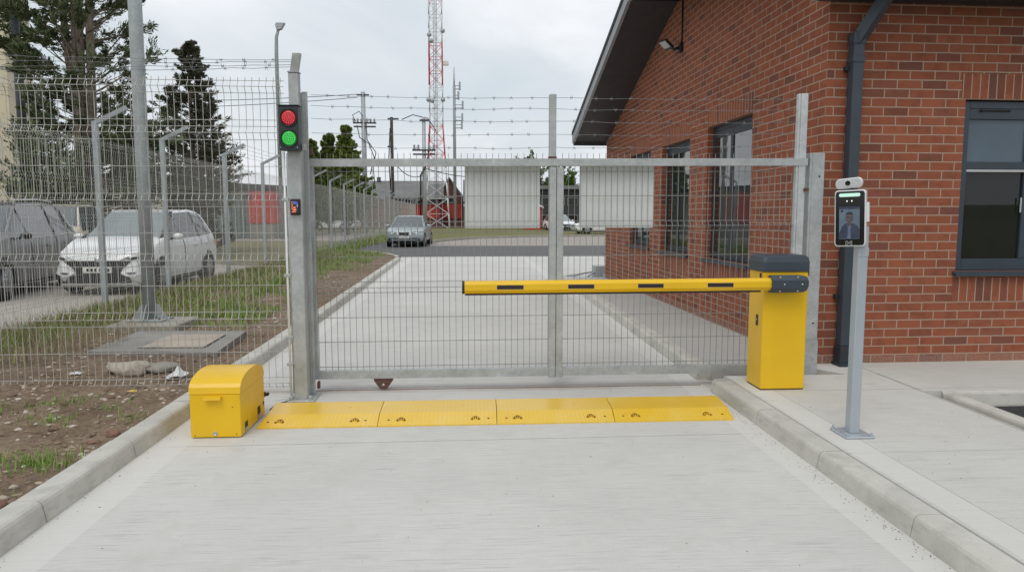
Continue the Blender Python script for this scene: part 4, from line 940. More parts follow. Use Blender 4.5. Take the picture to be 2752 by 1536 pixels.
# roof: verge soffit, barge board, roof covering, front eave box
OV = -.755
def slope(m, x0, x1, dz0, dz1, ya, yb):
    P_ = [(x0, ya, gtop(ya) + dz0), (x1, ya, gtop(ya) + dz0), (x1, yb, gtop(yb) + dz0), (x0, yb, gtop(yb) + dz0)]; m.prism(P_, (0, 0, dz1 - dz0))
rf = MB(); slope(rf, OV - .02, 8.8, .165, .24, RIDGE_Y, 9.26); slope(rf, OV - .02, 8.8, .165, .24, .02, RIDGE_Y)
rf = rf.build('roof', 'roof_dark', bh, True)
m = MB(); k = 44      # boarded soffit along the verge
for i in range(k):
    ya, yb = 9.24 - (9.24 - RIDGE_Y) * i / k, 9.24 - (9.24 - RIDGE_Y) * (i + 1) / k - .008
    P_ = [(OV + .045, ya, gtop(ya)), (-.001, ya, gtop(ya)), (-.001, yb, gtop(yb)), (OV + .045, yb, gtop(yb))]; m.prism(P_, (0, 0, .03))
slope(m, OV + .045, -.001, .035, .16, RIDGE_Y, 9.235); slope(m, OV + .045, -.001, .035, .16, .02, RIDGE_Y); m.build('soffit', 'soffit_dark', rf, True)
m = MB(); slope(m, OV - .005, OV + .045, -.012, .195, RIDGE_Y, 9.262); slope(m, OV - .005, OV + .045, -.012, .195, .02, RIDGE_Y); m.build('barge_board', 'barge_grey', rf, True)
m = MB(); m.bbox(OV + .02, -.0, 9.2405, 9.262, 3.0, 3.26, .003); m.build('eave_end', 'anthracite', rf, True)
m = MB(); m.bbox(OV + .0, OV + .06, 9.263, 9.31, 3.10, 3.20, .003); m.build('gutter_end', 'black_plastic', rf, True)
m = MB(); m.bbox(-.13, 8.7, -.44, -.002, 3.385, 3.62, .004); m.build('front_eave', 'anthracite_dark', rf, True)
m = MB(); m.prism([(-.132, -.44, 3.384), (-.132, -.002, 3.384), (-.132, -.002, 3.62), (-.132, -.44, 3.62)], (-.04, 0, 0)); m.build('eave_end', 'barge_grey', rf, True)
# square downpipe with offset to the eave
dp = MB(); dp.bbox(.173, .268, -.125, -.03, .30, 3.06, .004)
dp.bar((.22, -.078, 3.02), (.37, -.30, 3.40), .094, .094); dp = dp.build('downpipe', 'anthracite', bh, True)
for za, zb in ((3.0, 3.10), (2.84, 2.90)): MB().bbox(.166, .275, -.132, -.022, za, zb, .004).build('pipe_socket', 'anthracite', dp, True)
m = MB(); m.bbox(.165, .276, -.14, -.02, .112, .30, .006); m.bbox(.155, .286, -.16, -.01, .1125, .14, .004); m.build('pipe_shoe', 'anthracite_dark', dp, True)
for z in (2.80, 1.75, .75): MB().bbox(.145, .172, -.06, -.002, z - .02, z + .02, .003).build('pipe_bracket', 'anthracite_dark', dp, True)
# floodlight on the gable wall
fl = thing('floodlight', 'black floodlight on a bracket high on the brick gable', 'floodlight', (3.24, 6.33, 0), BR)
fy, fz = 4.15, 3.93
MB().bbox(-.05, -.001, fy - .05, fy + .05, fz - .07, fz + .07, .006).build('wall_bracket', 'black_plastic', fl, True)
MB().tube([(-.04, fy, fz), (-.12, fy + .02, fz - .02), (-.17, fy + .05, fz + .02)], .022, 8).build('arm', 'black_plastic', fl, True)
MF = Matrix.Translation((-.22, fy + .07, fz + .05)) @ Matrix.Rotation(math.radians(18), 4, 'Z') @ Matrix.Rotation(math.radians(38), 4, 'Y') @ Matrix.Scale(.72, 4)
hd = MB().bbox(-.13, .11, -.13, .13, -.022, .030, .008).xf(MF).build('head', 'black_plastic', fl, True)
MB().bbox(-.115, .06, -.105, .105, -.026, -.0225, .001).xf(MF).build('lens', 'lamp_lens', hd, True)
m = MB()
for i in range(6): m.bbox(.0 + i * .018, .008 + i * .018, -.1, .1, .0305, .055, .001)
m.xf(MF); m.build('fins', 'black_plastic', hd, True)
MB().tube([(-.012, fy - .01, fz + .06), (-.012, fy - .01, gtop(fy) - .01)], .011, 8).build('conduit', 'black_plastic', fl, True)
# steel grating and bin left by the far corner of the gatehouse
gr = thing('steel_frame', 'low grey steel frame lying on the concrete beyond the gatehouse', 'frame', (2.5, 16.6, 0))
m = MB()
for a, b in (((2.0, 16.4, .02), (3.3, 17.0, .16)), ((2.0, 16.4, .02), (3.2, 16.35, .03)), ((2.3, 16.35, .03), (2.75, 16.75, .10)), ((2.75, 16.36, .03), (3.1, 16.9, .14)), ((3.2, 16.35, .03), (3.3, 17.0, .16))): m.bar(a, b, .05, .03)
m.build('bars', 'post_blue_grey', gr); MB().bbox(3.05, 3.5, 16.7, 17.1, .0, .28, .01).build('block', 'aerial_grey', gr)

# ------------------------------------------------------------------ cars
def crom(P, t):
    n = len(P) - 1; i = min(int(t), n - 1); f = t - i
    p0, p1, p2, p3 = P[max(0, i - 1)], P[i], P[i + 1], P[min(n, i + 2)]
    return tuple(.5 * (2 * b + (c - a) * f + (2 * a - 5 * b + 4 * c - d) * f * f + (3 * b - a - 3 * c + d) * f ** 3) for a, b, c, d in zip(p0, p1, p2, p3))
def car(name, label, cat, loc, rz, paint, L, W, H, kind='hatch', detail=2, group=None, seats=True):
    """front faces local -Y, nose at y = 0; a body lofted from cross-sections, glass cut out of the same surface"""
    root = thing(name, label, cat, loc, rz, group); h = W / 2; zb = .20; bl = .62 * H if kind != 'suv' else .6 * H
    hood = .645 * H if kind == 'hatch' else .66 * H if kind == 'suv' else .62 * H
    nose = .50 * H if kind != 'suv' else .56 * H
    q = {'hatch': (.235, .47, .93, 1.0), 'suv': (.25, .43, .94, 1.0), 'sedan': (.26, .45, .66, .80)}[kind]
    # station: y, half width, bottom, belt, belt half width factor, roof half width, roof z
    S = [(0.0, .74, zb + .10, nose - .03, .93, .60, nose), (.035, .88, zb + .02, nose, .95, .70, nose + .04), (.10, .97, zb, nose + .05, .95, .74, nose + .085), (.17, .99, zb, hood - .07, .955, .76, hood - .035)]
    S += [(q[0], 1., zb, hood - .005, .955, .78, hood + .02)]                                  # cowl (4)
    S += [(q[0] + .012, 1., zb, bl - .005, .955, .765, hood + .035)]                           # windscreen foot (5)
    S += [(q[1] - .012, 1., zb, bl + .01, .95, .655, H - .045)]                                # windscreen head (6)
    S += [(q[1], 1., zb, bl + .01, .95, .655, H - .03)]                                        # roof front (7)
    S += [((q[1] + q[2]) / 2 - .015, 1., zb, bl + .025, .95, .66, H)]                          # b pillar (8)
    S += [((q[1] + q[2]) / 2 + .015, 1., zb, bl + .03, .95, .66, H)]                           # (9)
    if kind == 'sedan': S += [(q[2] - .02, .995, zb, bl + .04, .95, .64, H - .03), (q[2] + .0, .99, zb, bl + .04, .95, .64, H - .06), (q[3], .985, zb, bl + .04, .94, .72, bl + .10), (q[3] + .02, .98, zb, bl + .03, .94, .74, bl + .07), (.95, .95, zb + .02, bl + .0, .93, .72, bl + .04), (1., .80, zb + .12, bl - .12, .9, .6, bl - .05)]
    else: S += [(q[2] - .11, .995, zb, bl + .055, .95, .64, H - .03), (q[2] - .085, .99, zb, bl + .06, .95, .63, H - .04), (q[2] - .02, .975, zb, bl + .07, .94, .59, H - .085), (q[2], .97, zb, bl + .06, .94, .62, H - .13), (q[2] + .035, .95, zb + .02, bl + .02, .94, .70, bl + .12), (.985, .91, zb + .05, bl - .06, .93, .66, bl), (1., .80, zb + .10, bl - .25, .9, .55, bl - .12)]
    def section(s):
        y, w_, b, be, bf, rw, rz_ = s; w_ *= h; rw *= h; be_ = min(be, rz_ - .02)
        return [(w_ * .70, b), (w_ * .95, b + .06), (w_, b + (be_ - b) * .35), (w_ * 1.0, b + (be_ - b) * .72), (w_ * bf, be_), (rw + .04 if rz_ - be_ > .2 else max(rw, w_ * .86), max(be_ + .005, rz_ - .05)), (rw * .86, rz_ - .008), (0, rz_)]
    secs = [section(s) for s in S]; ys = [s[0] * L for s in S]; nr = len(secs[0]); ns = len(S); R = 3 if detail > 1 else 2
    I = (ns - 1) * R; J = (nr - 1) * R; grid = []
    for i in range(I + 1):
        t_ = i / R; y = crom([(v,) for v in ys], t_)[0]; row = [crom([secs[k][j] for k in range(ns)], t_) for j in range(nr)]
        grid.append([(crom(row, j / R)[0], y, crom(row, j / R)[1]) for j in range(J + 1)])
    wa = [(.175 * L, .31), (.805 * L if kind != 'sedan' else .80 * L, .31)]; wr = .325 if kind != 'suv' else .355
    parts = {}
    ci = {k: k for k in range(ns)}
    nB = 10
    for i in range(I):
        for j in range(J):
            a, b = i // R, j // R; key = 'body'
            if b == 4 and 5 <= a <= 7: key = 'front_window'
            elif b == 4 and a == 8: key = 'pillar'
            elif b == 4 and a == 9: key = 'rear_window'
            elif b == 4 and a == 10: key = 'pillar_rear'
            elif b == 4 and a == 11 and kind != 'sedan': key = 'quarter_window'
            elif b == 4 and a == 11: key = 'quarter_window'
            elif b >= 5 and a == 5: key = 'windscreen'
            elif b >= 5 and kind == 'sedan' and a == 11: key = 'rear_screen'
            elif b >= 5 and kind != 'sedan' and a in (13,): key = 'rear_screen'
            elif b == 0 and 2 < a < ns - 3: key = 'lower_trim'
            parts.setdefault(key, []).append((i, j))
    objs = {}
    for key, cells in parts.items():
        for sides in (((1, -1),) if key in ('body', 'windscreen', 'rear_screen') else ((1,), (-1,))):
            m = MB(); idx = {}
            def vid(i, j, sg):
                if j == J: sg = 1
                if (i, j, sg) not in idx:
                    p = grid[i][j]; idx[(i, j, sg)] = len(m.v); m.v.append((sg * p[0], p[1], p[2]))
                return idx[(i, j, sg)]
            for sg in sides:
                for i, j in cells:
                    f = (vid(i, j, sg), vid(i + 1, j, sg), vid(i + 1, j + 1, sg), vid(i, j + 1, sg)); m.f.append(f if sg < 0 else f[::-1])
            if key == 'body':
                for i in (0, I):
                    f = [vid(i, j, 1) for j in range(J + 1)] + [vid(i, j, -1) for j in range(J - 1, -1, -1)]; m.f.append(tuple(f))
            m.sm = set(range(len(m.f)))
            mat = {'body': paint, 'pillar': 'trim_black', 'pillar_rear': 'trim_black', 'windscreen': 'pale_glass' if kind == 'hatch' else 'car_glass', 'lower_trim': 'trim_black'}.get(key, 'car_glass')
            o = m.build(key.replace('_rear', '') if 'pillar' in key else key, mat, root, True); objs[key] = o
    body = objs['body']
    def gpt(a, b, sg=1, off=.0):
        p = grid[int(a * R)][int(b * R)]; return Vector((sg * (p[0] + off), p[1], p[2] + off * .5))
    # undertray, arches, wheels
    MB().box(-h * .82, h * .82, .08 * L, .95 * L, .14, .3).build('underbody', 'trim_black', root, True)
    for yw, _ in wa:
        for sg in (-1, 1):
            xw = sg * (h * .998); m = MB(); n_ = 22
            pts = [(xw + sg * .004, yw + (wr + .055) * math.cos(PI * 2 * k / n_), wr + (wr + .055) * math.sin(PI * 2 * k / n_)) for k in range(n_)]
            pts = [(x, y, max(z, .16)) for x, y, z in pts]; m.prism(pts, (-sg * .12, 0, 0)); m.build('wheel_arch', 'trim_black', root, True)
            wh = MB(); wh.lathe([(wr * .62, .10), (wr * .66, .008), (wr * .80, -.006), (wr * .94, .0), (wr, .03), (wr, .17), (wr * .9, .2), (wr * .5, .2)], (0, 0, 0), 'x', 26)
            wh.xf(Matrix.Translation((xw + sg * .034, yw, wr)) @ Matrix.Scale(-sg, 4, (1, 0, 0))); tyre = wh.build('wheel', 'tyre', root, True)
            if detail > 0:
                rm = MB(); rm.lathe([(wr * .63, .004), (wr * .60, .010), (wr * .55, .024)], (0, 0, 0), 'x', 26); rm.lathe([(wr * .16, .014), (wr * .14, .006), (0, .004)], (0, 0, 0), 'x', 12)
                for k in range(10):
                    a0 = 2 * PI * k / 10; rm.bar((.012, wr * .12 * math.cos(a0), wr * .12 * math.sin(a0)), (.010, wr * .6 * math.cos(a0), wr * .6 * math.sin(a0)), .016, .034)
                rm.xf(Matrix.Translation((xw + sg * .034, yw, wr)) @ Matrix.Scale(-sg, 4, (1, 0, 0))); rm.build('rim', 'alloy', tyre, True)
    def surf_y(x, z):      # where the nose of the body is at (x, z)
        best = None
        for i in range(0, 5 * R + 1):
            a = grid[i]
            top = a[J][2]; bot = a[0][2]
            if not bot <= z <= top + .01: continue
            xs = max((p[0] for p in a if abs(p[2] - z) < .07), default=0)
            if xs >= abs(x): best = a[0][1]; break
        return best if best is not None else .12
    def face_poly(pts, off=.012, th=.02):
        return MB().prism([(x, surf_y(x, z) - off, z) for x, z in pts], (0, th, 0))
    # front: grille, headlights, plate
    fz0, fz1 = zb + .10, nose
    if kind == 'hatch':
        yy = lambda x: L * (.0 + .035 * max(0, (abs(x) / h - .70) / .25) ** 1.2)
        def fpoly(pts, y, dz=.012): return MB().prism([(x, y(x) - dz, z) for x, z in pts], (0, .02, 0))
        fpoly([(-.62, .66), (.62, .66), (.44, .50), (.40, .40), (.56, .34), (.60, .25), (-.60, .25), (-.56, .34), (-.40, .40), (-.44, .50)], yy).build('grille', 'trim_black', root, True)
        for sg in (-1, 1):
            fpoly([(sg * .70, .60), (sg * .47, .515), (sg * .42, .43), (sg * .52, .37), (sg * .66, .36), (sg * .80, .42)], lambda x: yy(x) - .02, .02).build('bumper_corner', paint, root, True)
            hp = ((.40, .665), (.54, .73), (.70, .765), (.80, .77), (.80, .70), (.70, .655), (.55, .645))
            hl = face_poly([(sg * x, z) for x, z in hp], .02, .05).build('headlight', 'lamp_lens', root, True)
            face_poly([(sg * x, z) for x, z in ((.52, .675), (.62, .72), (.72, .73), (.72, .69), (.62, .67))], .026, .004).build('headlight_bulb', 'trim_black', hl, True)
            fpoly([(sg * .52, .435), (sg * .68, .44), (sg * .66, .415), (sg * .56, .41)], lambda x: yy(x) - .045, .01).build('fog_light', 'trim_black', root, True)
        fpoly([(-.66, .235), (.66, .235), (.72, .20), (-.72, .20)], lambda x: yy(x) - .015, .012).build('front_lip', paint, root, True)
        pl = MB().bbox(-.26, .26, -.034, -.022, .43, .54, .004).build('number_plate', 'plate_white', root, True)
        m = MB()
        for k in range(6): m.bbox(-.2 + k * .07 + (.02 if k > 2 else 0), -.155 + k * .07 + (.02 if k > 2 else 0), -.0355, -.0342, .455, .515, .001)
        m.build('plate_characters', 'trim_black', pl, True)
        MB().lathe([(.05, 0), (.045, -.012), (0, -.014)], (0, -.012, .675), 'y', 18).build('badge', 'chrome', root, True)
    else:
        zc0 = nose - .17 if kind == 'sedan' else nose - .22
        m = MB(); m.prism([(x, -.012, z) for x, z in ((-.27, nose - .02), (.27, nose - .02), (.20, nose - .19), (-.20, nose - .19))], (0, .03, 0)); gr_ = m.build('grille', 'trim_black', root, True)
        m = MB(); m.tube([(-.29, -.02, nose - .015), (-.21, -.02, nose - .20), (.21, -.02, nose - .20), (.29, -.02, nose - .015)], .016, 6)
        m.bar((-.25, -.02, nose - .08), (.25, -.02, nose - .08), .01, .018); m.build('grille_surround', 'chrome', gr_, True)
        for sg in (-1, 1):
            m = face_poly([(sg * x, z) for x, z in ((.32, nose - .05), (.55, nose - .02), (.74, nose - .01), (.76, nose - .09), (.60, nose - .13), (.33, nose - .13))], .02, .05); m.build('headlight', 'lamp_lens', root, True)
        MB().prism([(-.70, -.012, zb + .22), (.70, -.012, zb + .22), (.74, .03, zb + .10), (-.74, .03, zb + .10)], (0, .03, 0)).build('air_intake', 'trim_black', root, True)
        pl = MB().bbox(-.24, .24, -.038, -.024, nose - .32, nose - .215, .004).build('number_plate', 'plate_white', root, True)
        m = MB()
        for k in range(7): m.bbox(-.18 + k * .055, -.155 + k * .055, -.0395, -.0382, nose - .29, nose - .245, .001)
        m.build('plate_characters', 'trim_black', pl, True)
    # mirrors, handles, door seams, pillars, roof rails
    for sg in (-1, 1):
        pm_ = Vector((sg * (h + .02), ys[5] + .30, bl + .07)); m = MB(); m.lathe([(0, -.085), (.05, -.08), (.075, -.02), (.075, .02), (.05, .06), (0, .065)], (0, 0, 0), 'x', 12)
        m.xf(Matrix.Translation(pm_ + Vector((sg * .08, 0, 0))) @ Matrix.Diagonal((1.25, .8, .85, 1))); mr = m.build('mirror', paint if kind != 'suv' else 'trim_black', root, True)
        m = MB(); m.bar(pm_ + Vector((-sg * .06, .02, -.05)), pm_ + Vector((sg * .03, 0, -.03)), .05, .04); m.build('mirror_arm', 'trim_black', mr, True)
        m = MB(); m.tube([Vector((sg * p[0] * 1.002, p[1], p[2] + .012)) for p in [grid[i][5 * R] for i in range(5 * R, 7 * R + 1)]], .026, 6); m.build('front_pillar', paint if kind != 'hatch' else 'trim_black', root, True)
        for a in (6.55, 8.5, 10.3 if kind != 'sedan' else 10.0):
            m = MB(); m.tube([Vector((sg * (grid[int(a * R)][j][0] + .002), grid[int(a * R)][j][1], grid[int(a * R)][j][2])) for j in range(R, 4 * R + 1)], .005, 4); m.build('door_seam', 'trim_black', root, True)
        for a in (7.9, 9.75):
            p = grid[int(a * R)][int(3.4 * R)]; m = MB(); m.bbox(min(sg * p[0], sg * (p[0] + .03)), max(sg * p[0], sg * (p[0] + .03)), p[1] - .1, p[1] + .08, p[2] - .018, p[2] + .018, .008); m.build('door_handle', paint, root, True)
        if kind == 'suv':
            m = MB(); m.tube([Vector((sg * (p[0] * .97), p[1], p[2] + .05)) for p in [grid[i][5 * R + 1] for i in range(7 * R, 11 * R)]], .018, 6); m.build('roof_rail', 'chrome', root, True)
            m = MB(); m.tube([Vector((sg * (p[0] + .006), p[1], p[2])) for p in [grid[i][5 * R] for i in range(6 * R, 12 * R)]] + [Vector((sg * (p[0] + .006), p[1], p[2])) for p in [grid[12 * R][j] for j in range(5 * R, 4 * R - 1, -1)]] + [Vector((sg * (p[0] + .006), p[1], p[2])) for p in [grid[i][4 * R] for i in range(12 * R, 5 * R, -1)]], .011, 5); m.build('window_trim', 'chrome', root, True)
        if detail > 1:
            p = grid[int((ns - 3) * R)][3 * R]; m = MB(); m.bbox(min(sg * (p[0] - .02), sg * (p[0] + .012)), max(sg * (p[0] - .02), sg * (p[0] + .012)), p[1] - .10, p[1] + .12, p[2] - .02, p[2] + .10, .01); m.build('tail_light', 'red_wall', root, True)
    if seats and detail > 1:
        for sg in (-1, 1): MB().bbox(sg * .36 - .22, sg * .36 + .22, .50 * L, .55 * L, .5, H - .30, .05).build('seat', 'render_beige', root, True)
    return root
car('white_hatchback', 'white hatchback parked facing the side fence behind the tall pole', 'car', (-6.87, 13.62, -.01), 0, 'white_paint', 3.95, 1.76, 1.62, 'hatch')
car('grey_suv', 'dark grey SUV with chrome window line at the left edge', 'car', (-8.95, 12.1, -.01), math.radians(8.5), 'grey_paint', 4.5, 1.84, 1.76, 'suv')
car('cream_suv', 'cream SUV with roof rails parked behind the white hatchback', 'car', (-11.0, 18.6, -.01), math.radians(14), 'cream_paint', 4.5, 1.84, 1.80, 'suv')
car('silver_sedan', 'silver sedan parked on the road beyond the gate', 'car', (-2.92, 33.0, 0), math.radians(-3), 'silver_paint', 4.5, 1.78, 1.46, 'sedan')
car('white_car', 'small white car parked far off right of the middle gate upright', 'car', (8.9, 62, 0), math.radians(15), 'white_paint', 4.2, 1.75, 1.5, 'hatch', 1)
car('white_sedan', 'white car seen side on just past the right edge of the middle gate upright', 'car', (7.75, 51.6, .1), math.radians(-80), 'white_paint', 4.4, 1.75, 1.4, 'sedan', 1)
car('dark_car', 'dark car parked far off by the red container behind the fence', 'car', (-16.4, 58, 0), math.radians(70), 'dark_paint', 4.4, 1.75, 1.45, 'sedan', 1)
car('white_van', 'white car parked far beyond the side fence, left of the silver sedan', 'car', (-10.2, 66, 0), math.radians(60), 'white_paint', 4.4, 1.75, 1.6, 'suv', 1)

# ------------------------------------------------------------------ trees
def leaf_quad(m, p, d, L, wd, rr):
    d = d.normalized(); a = d.cross(Vector((rr.uniform(-1, 1), rr.uniform(-1, 1), rr.uniform(-1, 1))))
    if a.length < 1e-3: a = Vector((1, 0, 0))
    a = a.normalized() * wd / 2; e = p + d * L
    o = len(m.v); m.v += [tuple(p - a * .5), tuple(p + a * .5), tuple(p + d * L * .6 + a), tuple(e), tuple(p + d * L * .6 - a)]; m.f.append((o, o + 1, o + 2, o + 3, o + 4))
def spray(m, p, d, L, n, rr, leaf=.13, wd=.035, spread=.7, thick=.16):
    """flat conifer spray along d, many small needles-bunch faces"""
    for _ in range(n):
        f = rr.random() ** .8; q = p + d * (L * f) + Vector((rr.gauss(0, thick * (1 - .5 * f)), rr.gauss(0, thick * (1 - .5 * f)), rr.gauss(0, thick * .45)))
        dd = d + Vector((rr.uniform(-spread, spread), rr.uniform(-spread, spread), rr.uniform(-spread * .7, spread * .8))); leaf_quad(m, q, dd, leaf * rr.uniform(.6, 1.4), wd * rr.uniform(.7, 1.4), rr)
def tree(name, label, cat, loc, stems, branches, leafmat, dens=1., group=None, leaf=.15, lw=.05, seed=1, twigs=True):
    """stems: [(path, r0, r1)], branches: list of (origin, direction, length, foliage start fraction, spray count)"""
    rr = random.Random(seed); t_ = thing(name, label, cat, loc, 0, group); m = MB(); o = Vector(loc)
    for path, r0, r1 in stems: m.tube([o + Vector(p) for p in path], r0, 9, r2=r1)
    cm_ = MB()
    for org, d, L, f0, k in branches:
        d = Vector(d).normalized(); p0 = o + Vector(org); bend = Vector((0, 0, rr.uniform(.05, .3))) * L
        pt = lambda f: p0 + d * (L * f) + bend * f * f
        m.tube([pt(i / 4) for i in range(5)], max(.012, L * .018), 5, r2=.006)
        for _ in range(k):
            f = f0 + (1 - f0) * rr.random() ** .8; q = pt(f); az = rr.uniform(0, 6.28)
            sd = (d * .9 + Vector((math.cos(az), math.sin(az), rr.uniform(-.25, .45))) * .8).normalized(); sl = L * rr.uniform(.13, .30) * (1.15 - .4 * f)
            if twigs: m.tube([q, q + sd * sl], .008, 3, smooth=False, r2=.004)
            spray(cm_, q, sd, sl * 1.1, int(rr.uniform(18, 34) * dens), rr, leaf, lw, .75, sl * .22)
    m.build('trunk', 'bark', t_); cm_.build('crown', leafmat, t_); return t_
rr = random.Random(4)
def ring(r, z, az, up): return (r * math.cos(az), r * math.sin(az), z), (math.cos(az), math.sin(az), up)
# big open conifer with several bare stems
br = []
for i in range(230):
    z = 2.6 + 10.8 * (i + rr.random()) / 230; az = rr.uniform(0, 6.28); L = rr.uniform(1.3, 2.6) * (1.0 if math.cos(az) > -.15 else .62)
    o_, d_ = ring(.15, z, az, rr.uniform(.1, .75)); br.append(((o_[0] + rr.choice((-.3, .05, .3)), o_[1], o_[2]), d_, L, rr.uniform(.25, .5), rr.randint(6, 9)))
for i in range(46):
    z = 1.4 + 2.6 * rr.random(); az = rr.uniform(-.9, 1.1); o_, d_ = ring(.2, z, az, rr.uniform(-.1, .4)); br.append((o_, d_, rr.uniform(1.6, 2.7), .45, 6))
tree('conifer_tree', 'large open dark conifer with bare grey trunks on the left', 'tree', (-12.75, 24.6, 0), [([(0, 0, -.2), (.05, 0, 4), (.1, .05, 8), (.2, .1, 14)], .28, .12), ([(.1, .1, 2.2), (.45, 0, 5), (.5, .1, 9), (.55, 0, 13.5)], .17, .08), ([(-.05, 0, 5.2), (-.3, .1, 7), (-.45, 0, 13)], .15, .07)], br, 'conifer_dark', 1.7, None, .15, .032, 3)
# ragged pointed conifer
br = []; HT = 8.5
for i in range(230):
    f = ((i + rr.random()) / 230) ** 1.15; z = 1.5 + (HT - 1.7) * f; az = rr.uniform(0, 6.28); L = (2.05 * (1 - f) ** .9 + .2) * rr.uniform(.65, 1.15); o_, d_ = ring(.05, z, az, rr.uniform(.15, .6)); br.append((o_, d_, L, .15, rr.randint(5, 8)))
tree('spruce_tree', 'ragged pointed grey green conifer right of the tall pole', 'tree', (-11.25, 30.2, 0), [([(0, 0, -.2), (.05, 0, 5), (.02, 0, 8.3)], .17, .02)], br, 'conifer_grey', 1.5, None, .13, .034, 8)
# dense pointed cypresses
for x, y, ht, rad, lab, sd in ((-11.75, 55.2, 7.4, 1.55, 'leftmost of the three pointed green cypresses beyond the fence, partly behind the gate post', 1), (-10.6, 55.8, 8.0, 1.5, 'slim cypress in the middle of three beyond the fence', 2), (-9.1, 55, 8.5, 2.0, 'widest and tallest of the three cypresses beyond the fence', 3)):
    br = []; rr = random.Random(sd * 7)
    for i in range(190):
        f = ((i + rr.random()) / 190) ** 1.1; z = .4 + (ht - 1.0) * f; az = rr.uniform(0, 6.28); L = (rad * 1.15 * (1 - f) ** .9 + .22) * rr.uniform(.75, 1.1); o_, d_ = ring(.03, z, az, rr.uniform(.8, 1.5)); br.append((o_, d_, L, .2, 8))
    tree('cypress_tree', lab, 'tree', (x, y, 0), [([(0, 0, -.2), (0, 0, ht * .9)], .15, .02)], br, 'cypress_green', 1.9, 'cypresses beyond the fence', .2, .10, sd + 20, False)
def bush(name, label, loc, rx, ry, h, mat, n, seed, leaf=.14, lw=.06, cat='shrub'):
    br = []; rr = random.Random(seed)
    for i in range(n):
        az = rr.uniform(0, 6.28); el = rr.uniform(.05, 1.4); d_ = (math.cos(az) * rx * math.cos(el), math.sin(az) * ry * math.cos(el), h * math.sin(el)); L = Vector(d_).length * rr.uniform(.6, 1.05); br.append(((0, 0, .1), d_, L, .35, 7))
    return tree(name, label, cat, loc, [([(0, 0, -.1), (0, 0, h * .5)], .09, .04)], br, mat, 1., None, leaf, lw, seed, False)
bush('shrub', 'broad dark evergreen shrub under the big conifer behind the grey SUV', (-13.0, 23.2, 0), 2.0, 1.3, 3.6, 'conifer_dark', 75, 31)
bush('shrub', 'dark evergreen shrub beneath the ragged conifer behind the white hatchback', (-11.0, 29.3, 0), 1.5, 1., 2.6, 'conifer_grey', 50, 33)
bush('leafy_tree', 'fresh green leafy tree above the dark building right of the middle gate upright', (10.6, 78, 0), 2.6, 2, 5.6, 'leaf_fresh', 60, 41, .3, .2, 'tree')
bush('leafy_tree', 'dark tree behind the middle upright of the gate', (6.9, 76, 0), 2.4, 2, 6.6, 'conifer_dark', 60, 43, .3, .2, 'tree')

# ------------------------------------------------------------------ poles and masts
def lattice(m, cx, cy, z0, z1, w0, w1, bays, r=.05):
    for i in range(bays):
        za, zb_ = z0 + (z1 - z0) * i / bays, z0 + (z1 - z0) * (i + 1) / bays; wa_, wb_ = [(w0 + (w1 - w0) * q) / 2 for q in (i / bays, (i + 1) / bays)]
        A = [(cx + sx * wa_, cy + sy * wa_, za) for sx, sy in ((-1, -1), (1, -1), (1, 1), (-1, 1))]; B = [(cx + sx * wb_, cy + sy * wb_, zb_) for sx, sy in ((-1, -1), (1, -1), (1, 1), (-1, 1))]
        for k in range(4):
            j = (k + 1) % 4; m.tube([A[k], B[k]], r, 5); m.tube([A[k], B[j]], r * .5, 4); m.tube([A[j], B[k]], r * .5, 4); m.tube([B[k], B[j]], r * .5, 4)
mx_, my_ = -3.15, 75.6
ms = thing('radio_mast', 'tall red and white lattice radio mast beyond the gate', 'mast', (mx_, my_, 0))
for nm, mat, z0, z1, w0, w1, bays in (('white_section', 'mast_white', 0, 6.4, 2.6, 1.9, 4), ('red_section', 'mast_red', 6.4, 10.7, 1.9, 1.36, 3), ('white_section', 'mast_white', 10.7, 14.75, 1.36, 1.36, 3), ('red_section', 'mast_red', 14.75, 19.0, 1.36, 1.34, 3), ('white_section', 'mast_white', 19.0, 23.2, 1.34, 1.32, 3), ('red_section', 'mast_red', 23.2, 27.6, 1.32, 1.30, 3)):
    m = MB(); lattice(m, mx_, my_, z0, z1, w0, w1, bays, .055); m.build(nm, mat, ms)
m = MB()
for dx in (-.2, -.02, .12): m.tube([(mx_ + dx, my_ - .1, 0), (mx_ + dx, my_ - .1, 27)], .035, 4)
m.build('cable_run', 'dark_steel', ms)
for x, z in ((-.75, 13.3), (.75, 13.3), (.78, 20.2), (-.6, 19.8), (-.35, 13.2), (-.45, 19.2)): MB().lathe([(.02, -.15), (.2, -.12), (.24, .05), (.1, .12)], (mx_ + x, my_ - .7, z), 'y', 12).build('dish', 'aerial_grey', ms)
MB().bbox(mx_ + .75, mx_ + 1.35, my_ - .6, my_ - .3, 16.8, 17.25, .03).build('equipment_box', 'mast_white', ms)
mp_ = thing('cell_mast', 'slim grey aerial mast right of the lattice mast', 'mast', (-1.3, 78, 0))
MB().tube([(-1.3, 78, 0), (-1.3, 78, 10.5), (-1.3, 78, 15.3)], .19, 10, r2=.15).build('pole', 'aerial_grey', mp_)
MB().tube([(-1.3, 78, 15.3), (-1.3, 78, 17.2)], .1, 8).build('top_aerial', 'mast_white', mp_)
for z, s in ((14.9, .5), (13.9, .35), (12.9, .8), (11.6, .75), (10.8, .7)):
    m = MB(); m.tube([(-1.3, 77.9, z), (-1.3 + s, 77.9, z)], .05, 5); m.tube([(-1.3, 77.9, z + .35), (-1.3 + s, 77.9, z + .35)], .035, 5); m.bbox(-1.3 + s, -1.1 + s, 77.7, 78.1, z - .1, z + .75, .03); m.build('antenna', 'aerial_grey', mp_)
